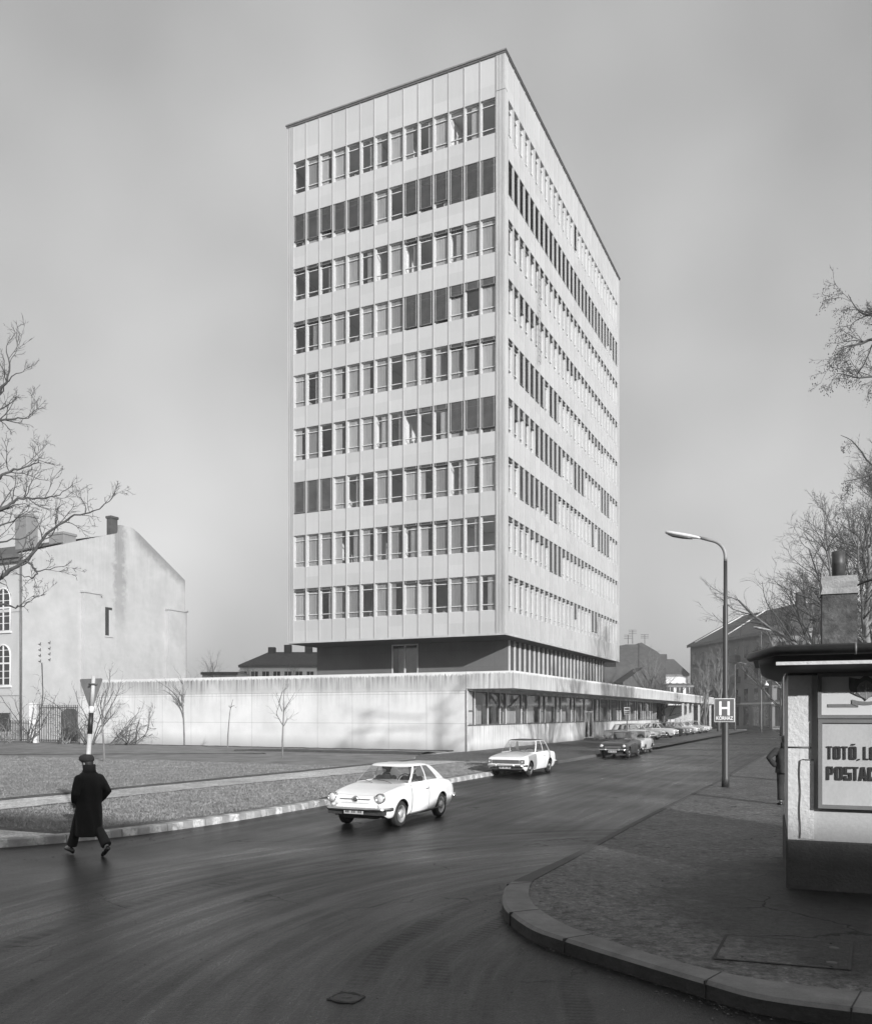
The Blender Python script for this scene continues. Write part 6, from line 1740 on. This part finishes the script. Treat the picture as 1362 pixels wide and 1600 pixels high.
# ================================================================ trees
def grow(out, p, d, L, r, lvl, rg, P, t0=.25):
    """one limb and, recursively, its twigs -> list of (level, points, radii)"""
    n = max(3, int(L/P.get('seg', .35)*(1+lvl*.8))); n = min(n, 14)
    pts = [p.copy()]; rad = [r]; d = d.normalized(); tipr = r*P.get('taper', .35); up = P['up'][min(lvl, len(P['up'])-1)]
    wob = P['wob'][min(lvl, len(P['wob'])-1)]; kids = []
    for i in range(n):
        d = (d + Vector((rg.gauss(0, wob), rg.gauss(0, wob), rg.gauss(0, wob) + up))).normalized()
        p = p + d*(L/n); t = (i+1)/n
        pts.append(p.copy()); rad.append(r + (tipr-r)*t)
        if lvl < P['max'] and t > t0: kids.append((p.copy(), d.copy(), t, rad[-1]))
    out.append((lvl, pts, rad))
    if lvl < P['max']:
        nk = P['n'][min(lvl, len(P['n'])-1)]
        for k in range(nk):
            q, dd, t, rr_ = kids[min(len(kids)-1, int(len(kids)*(k+rg.random())/nk))]
            ang = math.radians(rg.uniform(*P['ang'])); az = rg.uniform(0, 2*math.pi)
            o = dd.orthogonal().normalized(); o = Matrix.Rotation(az, 3, dd) @ o
            nd = dd*math.cos(ang) + o*math.sin(ang)
            ln = L*rg.uniform(*P['len'])*(1.15-.55*t)
            grow(out, q, nd, ln, max(rr_*P.get('rk', .62), P['rmin']), lvl+1, rg, P, .1)
    return out
def make_tree(name, label, cat, limbs, trunk_mat, twig_mat, loc, group=None, split=1, leaves=0, seed=1, leafmat=None, lsize=.05):
    root = empty(name, label, cat, loc, 0, group); loc = Vector(loc)
    tr, cr = MB(), MB(); tips = []
    for lvl, pts, rad in limbs:
        k = 8 if rad[0] > .05 else 5 if rad[0] > .02 else 3
        (tr if lvl < split else cr).tube([p-loc for p in pts], rad, k, 0, True, rad[0] > .03)
        if lvl >= 2: tips += [p-loc for p in pts[1:]]
    if tr.v: tr.build('trunk', trunk_mat, root)
    if cr.v: cr.build('crown', twig_mat, root)
    if leaves and tips:
        rg = random.Random(seed); m = MB()
        for _ in range(leaves):
            c = rg.choice(tips) + Vector((rg.gauss(0, .04), rg.gauss(0, .04), rg.gauss(-.04, .05))); s_ = lsize*rg.uniform(.5, 1.5)
            a = Vector((rg.gauss(0, 1), rg.gauss(0, 1), rg.gauss(0, 1))).normalized()*s_; b_ = Vector((rg.gauss(0, .5), rg.gauss(0, .5), -1)).normalized()*s_*1.6
            m.add([c, c+a*.5+b_*.5, c+b_, c-a*.5+b_*.5], [(0, 1, 2, 3)])
        m.build('seed_clusters', leafmat or twig_mat, root, None, 'stuff')
    return root
rg = random.Random(11)
# --- the tree just outside the left edge; its main limbs follow the photograph
LT = Vector((-18.2, 26.5, 0)); limbs = []
trunk_top = Vector((-17.6, 26.3, 7.0))
limbs.append((0, [LT, LT+Vector((.15, 0, 2)), Vector((-17.8, 26.4, 4.5)), trunk_top, Vector((-17.6, 26.3, 9.0)), Vector((-17.7, 26.2, 11)), Vector((-17.8, 26, 12.6))], [.36, .29, .26, .23, .17, .11, .05]))
PL_ = dict(up=[.02, .05, .05, .05], wob=[.08, .12, .15, .17], n=[7, 6, 5], max=3, ang=(28, 62), len=(.34, .55), rmin=.007, rk=.6, seg=.22, taper=.4)
def limb(pix, r0, r1, dy=0.0, n=7, y0=26.3, ln=1.5):
    ps = [at(u, v, y0 + dy*i/len(pix)) for i, (u, v) in enumerate(pix)]
    ps = smooth_line([tuple(p) for p in ps], 3)
    for p in ps[1:-1]: p += Vector((rg.gauss(0, .02), rg.gauss(0, .04), rg.gauss(0, .02)))
    rad = [r0 + (r1-r0)*i/(len(ps)-1) for i in range(len(ps))]
    limbs.append((1, ps, rad))
    for k in range(n):
        i = rg.randint(2, len(ps)-2); d = (ps[i+1]-ps[i]).normalized(); o = Matrix.Rotation(rg.uniform(0, 6.28), 3, d) @ d.orthogonal().normalized()
        a = math.radians(rg.uniform(30, 60)); nd = d*math.cos(a) + o*math.sin(a) + Vector((0, 0, .25))
        grow(limbs, ps[i], nd, ln*rg.uniform(.5, 1.1), rad[i]*.5, 2, rg, dict(PL_, max=4, n=[5, 5, 5, 4, 3]), .15)
    for j in range(2): grow(limbs, ps[-1], (ps[-1]-ps[-2]).normalized()+Vector((rg.gauss(0, .3), rg.gauss(0, .3), rg.gauss(.1, .2))), ln*.4, rad[-1], 3, rg, dict(PL_, max=4), .1)
trk = [(-210, 930)]
limb([(-205, 900), (-120, 915), (-50, 912), (0, 904), (16, 891), (41, 875), (55, 858), (71, 836), (93, 820), (110, 809), (132, 803), (154, 795), (176, 776)], .080, .010, -1.2, 18, 26.4, 1.1)
limb([(-205, 860), (-100, 835), (-40, 815), (0, 797), (16, 788), (36, 779), (60, 779), (82, 777), (104, 765)], .08, .010, .8, 15, 26.3, 1.3)
limb([(-205, 800), (-90, 790), (-30, 765), (0, 748), (14, 737), (33, 732), (52, 725), (67, 721)], .07, .009, -.6, 13, 26.3, 1.2)
limb([(-200, 760), (-100, 700), (-40, 665), (0, 657), (22, 656), (41, 651), (56, 640)], .06, .009, 1.2, 11, 26.3, 1.1)
limb([(-195, 740), (-90, 680), (-25, 640), (0, 613), (11, 597), (14, 570), (10, 542)], .08, .010, -1.0, 9, 26.2, 1.2)
limb([(-60, 665), (-10, 630), (8, 600), (26, 585), (38, 578)], .035, .008, .5, 4, 26.0, .8)
limb([(41, 875), (52, 886), (58, 893), (54, 903), (44, 903), (30, 898)], .04, .012, .3, 3, 25.7, .7)
limb([(58, 893), (78, 890), (100, 885)], .022, .008, .3, 3, 25.6, .7)
limb([(-150, 960), (-60, 950), (0, 944), (17, 948), (33, 948), (44, 941), (55, 933)], .05, .008, .9, 4, 26.4, .8)
limb([(-120, 915), (-60, 875), (-20, 858), (10, 845), (40, 838), (62, 818)], .05, .010, .9, 8, 26.8, 1.2)
limb([(-100, 880), (-50, 850), (-10, 826), (18, 815), (40, 800)], .05, .010, -.9, 8, 25.9, 1.1)
make_tree('bare_tree', 'big bare tree reaching its crooked branches in from the left edge', 'tree', limbs, M['bark'], M['twig'], LT, None, 1)
# --- tree outside the right edge with hanging seed clusters
limbs = []; RT = Vector((14.8, 23.0, .14)); rg = random.Random(5)
limbs.append((0, [RT, RT+Vector((.1, 0, 2.5)), RT+Vector((-.1, .1, 5)), RT+Vector((.1, .1, 8)), RT+Vector((0, 0, 11)), RT+Vector((.1, 0, 14))], [.22, .19, .16, .13, .09, .04]))
PR = dict(up=[0, -.01, -.03, -.05], wob=[.08, .12, .16, .18], n=[8, 8, 6], max=3, ang=(30, 65), len=(.4, .6), rmin=.006, rk=.58, seg=.3, taper=.4)
for k in range(15):
    t = .36 + .62*k/15; p = RT + Vector((0, 0, 14*t)); az = k*2.4+.5; d = Vector((math.cos(az), math.sin(az), .55))
    if math.cos(az) < -.2 and p.z > 6.0: continue
    grow(limbs, p, d, rg.uniform(2.6, 4.2)*(1.15-.5*t), .085*(1.2-t*.6), 1, rg, PR, .2)
y0 = 22.5
def rlimb(pix, r0, r1, n, ln, dy=0):
    ps = smooth_line([tuple(at(u, v, y0+dy*i/len(pix))) for i, (u, v) in enumerate(pix)], 3); rad = [r0+(r1-r0)*i/(len(ps)-1) for i in range(len(ps))]
    limbs.append((1, ps, rad))
    for k in range(n):
        i = rg.randint(3, len(ps)-2); d = (ps[i+1]-ps[i]).normalized(); o = Matrix.Rotation(rg.uniform(0, 6.28), 3, d) @ d.orthogonal().normalized()
        grow(limbs, ps[i], d*.75+o*.65+Vector((0, 0, -.12)), ln*rg.uniform(.5, 1.1), rad[i]*.55, 2, rg, dict(PR, max=4, n=[5, 5, 5, 4]), .15)
rlimb([(1540, 560), (1450, 545), (1390, 535), (1362, 530), (1345, 537), (1325, 540), (1308, 545)], .07, .008, 10, 1.0)
rlimb([(1540, 520), (1440, 500), (1390, 485), (1362, 492), (1348, 490), (1335, 478), (1325, 460)], .06, .008, 9, .9, .5)
rlimb([(1530, 620), (1440, 600), (1390, 588), (1362, 588), (1340, 590), (1320, 585), (1306, 583)], .05, .007, 8, .8, -.5)
rlimb([(1530, 700), (1440, 710), (1390, 735), (1362, 741), (1340, 748), (1318, 752)], .06, .008, 6, .8, -.3)
rlimb([(1500, 780), (1420, 760), (1362, 726), (1345, 705), (1330, 688), (1313, 680)], .035, .006, 3, .5, .3)
make_tree('street_tree', 'bare street tree beyond the right edge, branches with hanging seed clusters overhead', 'tree', limbs, M['bark'], M['twig'], RT, None, 1, 9000, 3, simple('dry_seed_cluster', .06, .9, .3, 3, bmp=0), .024)
# --- trees behind the kiosk
def fan_tree(name, label, base, h, seed, spread=.8, nb=15, group=None, mats=('bark_pale', 'twig'), r0=.3, lev=4, leaves=0, dens=1.25, spl=2, low=.18):
    rg = random.Random(seed); L_ = []; base = Vector(base)
    pts = [base + Vector((rg.gauss(0, .03)*i, rg.gauss(0, .03)*i, h*.8*i/7)) for i in range(8)]; rad = [r0*(1-.115*i) for i in range(8)]
    L_.append((0, pts, rad))
    P = dict(up=[0, .05, .045, .03, .02], wob=[.05, .08, .13, .17, .2], n=[6, int(7*dens), int(6*dens), int(4*dens)], max=lev, ang=(20, 48), len=(.38, .58), rmin=.0055*h/15+.002, rk=.55, seg=.5, taper=.3)
    for k in range(nb):
        t = low + (.98-low)*k/nb; i = min(6, int(t*7)); p = pts[i].lerp(pts[i+1], t*7-i); az = k*2.39996 + rg.uniform(-.3, .3)
        d = Vector((math.cos(az)*spread, math.sin(az)*spread, 1.0))
        grow(L_, p, d, h*rg.uniform(.42, .6)*(1.1-.75*t), rad[i]*.5, 1, rg, P, .15)
    return make_tree(name, label, 'tree', L_, M[mats[0]], M[mats[1]], base, group, spl, leaves, seed)
g2 = 'bare trees behind the kiosk'
fan_tree('bare_tree', 'tall bare tree rising right behind the kiosk chimney', ((1352-CX)/F*42, 42, .14), 14.6, 3, 1.0, 17, g2, leaves=500, dens=1.35)
fan_tree('bare_tree', 'bare tree fanning out left of the kiosk chimney', ((1275-CX)/F*60, 60, .14), 13.5, 8, 1.05, 15, g2, leaves=260, dens=1.6)
fan_tree('bare_tree', 'tall bare tree at the right edge behind the chimney, taller than its neighbour', ((1400-CX)/F*50, 50, .14), 19, 15, .9, 16, g2, leaves=300, dens=1.5)
fan_tree('bare_tree', 'smaller bare tree in front of the corner block roof', ((1222-CX)/F*88, 88, .14), 13.5, 23, 1.0, 12, g2, lev=3)
g3 = 'far bare trees beyond the wing'
for u, Y, h, sd, lb, sp in ((1037, 120, 9.5, 31, 'round bare tree with thick limbs before the white house', 1.2), (1013, 128, 13, 32, 'narrow far bare tree standing before the brick fire wall', .4),
        (983, 132, 8.5, 33, 'low far bare tree near the gabled tile roof', .9), (1022, 124, 8.0, 34, 'low twiggy tree left of the round limbed one', .9), (1102, 118, 11.5, 35, 'slim pale poplar before the left bays of the corner block', .3), (1122, 112, 12, 36, 'second slim poplar, just left of the lamp post', .3), (1092, 122, 9, 37, 'short slim tree at the very end of the wing', .35)):
    fan_tree('bare_tree', lb, ((u-CX)/F*Y, Y, .1), h, sd, sp, 12, g3, ('bark', 'bark_pale' if sp < .5 else 'twig'), .22, 3, 0, 1.0, 1)
for u, Y, h, sd, lb in ((331, 112, 11.3, 41, 'far wispy tree showing above the low white shed'), (390, 128, 11, 42, 'faint far tree before the left end of the long house'), (458, 128, 11.6, 43, 'faint far tree before the right part of the long house')):
    fan_tree('bare_tree', lb, ((u-CX)/F*Y, Y, .1), h, sd, .4, 10, 'faint trees beyond the white wall', ('bark_pale', 'bark_pale'), .12, 3, 0, 1.0, 1)
# --- young trees on the lawn, limbs copied from the photograph
def sapling(label, pixlimbs, Y, r0, seed, tw=(6, .5), mat='bark'):
    rg = random.Random(seed); b0 = at(*pixlimbs[0][0], Y); L_ = []
    for j, pl in enumerate(pixlimbs):
        ps = [at(u, v, Y + (rg.uniform(-.5, .5)*i/len(pl) if j else 0)) for i, (u, v) in enumerate(pl)]
        ps = smooth_line([tuple(p) for p in ps], 3); r = r0 if j == 0 else r0*.5
        rad = [r*(1-.75*i/(len(ps)-1)) for i in range(len(ps))]; L_.append((0 if j == 0 else 1, ps, rad))
        for k in range(tw[0]):
            i = rg.randint(len(ps)//2 if j == 0 else 1, len(ps)-2); d = (ps[i+1]-ps[i]).normalized(); o = Matrix.Rotation(rg.uniform(0, 6.28), 3, d) @ d.orthogonal().normalized()
            grow(L_, ps[i], d*.85+o*.5, tw[1]*rg.uniform(.5, 1.4), max(.008, rad[i]*.4), 2, rg, dict(PL_, max=3, up=[0, 0, .04, .04], n=[3, 3, 2], rmin=.006), .2)
    return make_tree('young_tree', label, 'tree', L_, M['bark_pale'], M[mat], (b0.x, b0.y, b0.z), 'young trees planted on the lawn', 1)
def Yof(v): return (EYE-.15)*F/(v-HY)
sapling('leafless young tree on the lawn nearest the tower, with three upright stems', [[(442, 1186), (441, 1160), (442, 1134), (443, 1110), (443, 1088), (446, 1075)], [(442, 1134), (437, 1125), (432, 1115), (435, 1105), (440, 1085), (443, 1078)], [(443, 1135), (447, 1128), (450, 1122)], [(441, 1112), (436, 1098), (438, 1090), (441, 1080)], [(443, 1112), (450, 1100), (456, 1090), (461, 1082)]], Yof(1186), .045, 2, (4, .7))
sapling('thin crooked young tree with almost no twigs on the lawn', [[(355.5, 1173), (356, 1150), (358, 1125), (360, 1108), (364, 1093)], [(361, 1105), (364, 1103), (367, 1102)], [(360, 1106), (357, 1103)]], Yof(1173), .05, 3, (1, .3))
sapling('leafless young tree close to the white wall with narrow spreading crown', [[(289, 1168), (288, 1135), (286, 1105), (285, 1085), (287, 1065)], [(286, 1107), (278, 1092), (268, 1080), (258, 1072)], [(288, 1130), (283, 1110), (276, 1098), (270, 1090)], [(286, 1105), (293, 1090), (300, 1072), (305, 1058)], [(287, 1115), (296, 1100), (303, 1083)]], 61, .10, 4, (7, 1.3))
sapling('leaning low young tree spreading beside the white wall', [[(262, 1166), (259, 1150), (254, 1140), (250, 1125), (253, 1108)], [(259, 1148), (266, 1135), (272, 1118), (274, 1100)], [(258, 1160), (246, 1150), (238, 1138), (232, 1128)], [(255, 1143), (245, 1128), (240, 1112)]], 62.5, .10, 5, (7, 1.2))
sapling('tall young tree on the lawn right behind the leaning road sign', [[(163, 1191), (162, 1165), (160, 1135), (160, 1120), (164, 1095), (171, 1070), (172, 1045)], [(160, 1130), (155, 1112), (150, 1095), (148, 1080)], [(160, 1128), (170, 1110), (182, 1088), (190, 1065)], [(161, 1122), (157, 1100), (162, 1080)], [(161, 1135), (172, 1122), (180, 1112)]], Yof(1191), .055, 6, (8, .8))
# shrubs near the gate and along the wall
def shrub(label, u, v, Y, h, seed, n=9, lean=(0, 0), spread=.7, pix=None):
    rg = random.Random(seed); b0 = at(u, v, Y); b0.z = .15; L_ = []
    P = dict(up=[.02, .02, .02], wob=[.1, .16, .2], n=[6, 5, 4], max=3, ang=(25, 60), len=(.35, .6), rmin=.010, rk=.55, seg=.3, taper=.35)
    for k in range(n):
        az = rg.uniform(0, 6.28); d = Vector((math.cos(az)*spread+lean[0], math.sin(az)*spread+lean[1], 1.0))
        grow(L_, b0+Vector((rg.gauss(0, .2), rg.gauss(0, .12), 0)), d, h*rg.uniform(.6, 1.05), .045, 1, rg, P, .2)
    return make_tree('bare_shrub', label, 'shrub', L_, M['bark'], M['bark_pale'] if seed % 2 else M['twig'], b0, 'bare shrubs along the wall and gate', 1)
shrub('bare shrub leaning right against the white wall', 172, 1164, 61.5, 4.2, 51, 5, (1.0, 0), .25)
shrub('bushy bare shrub between the gate and the road sign', 138, 1163, 62, 4.8, 52, 8, (-.15, 0), .4)
shrub('tangled bare shrub in front of the iron gate', 100, 1160, 64, 2.6, 53, 9, (0, 0), .8)
shrub('tall thin shrub before the gable, left of the gate pier', 44, 1158, 65.5, 5.2, 54, 6, (0, 0), .3)
shrub('low bare shrub by the railing at the left edge', 12, 1158, 66, 2.4, 55, 8, (0, 0), .9)
shrub('wide tangled bare shrub right of the leaning one on the white wall', 200, 1164, 62, 3.0, 56, 6, (.5, 0), .9)
# ================================================================ winter haze
hz = MB(); hz.box((-175, -110, -1.1), (175, 215, 62))
m = bpy.data.materials.new('thin_haze'); m.use_nodes = True; n, l = m.node_tree.nodes, m.node_tree.links; n.clear()
out = n.new('ShaderNodeOutputMaterial'); pv = n.new('ShaderNodeVolumePrincipled')
pv.inputs['Color'].default_value = (.85, .85, .85, 1); pv.inputs['Density'].default_value = .00065; pv.inputs['Anisotropy'].default_value = .0
l.new(pv.outputs[0], out.inputs['Volume'])
ho = hz.build('haze', m, None, None, 'stuff')
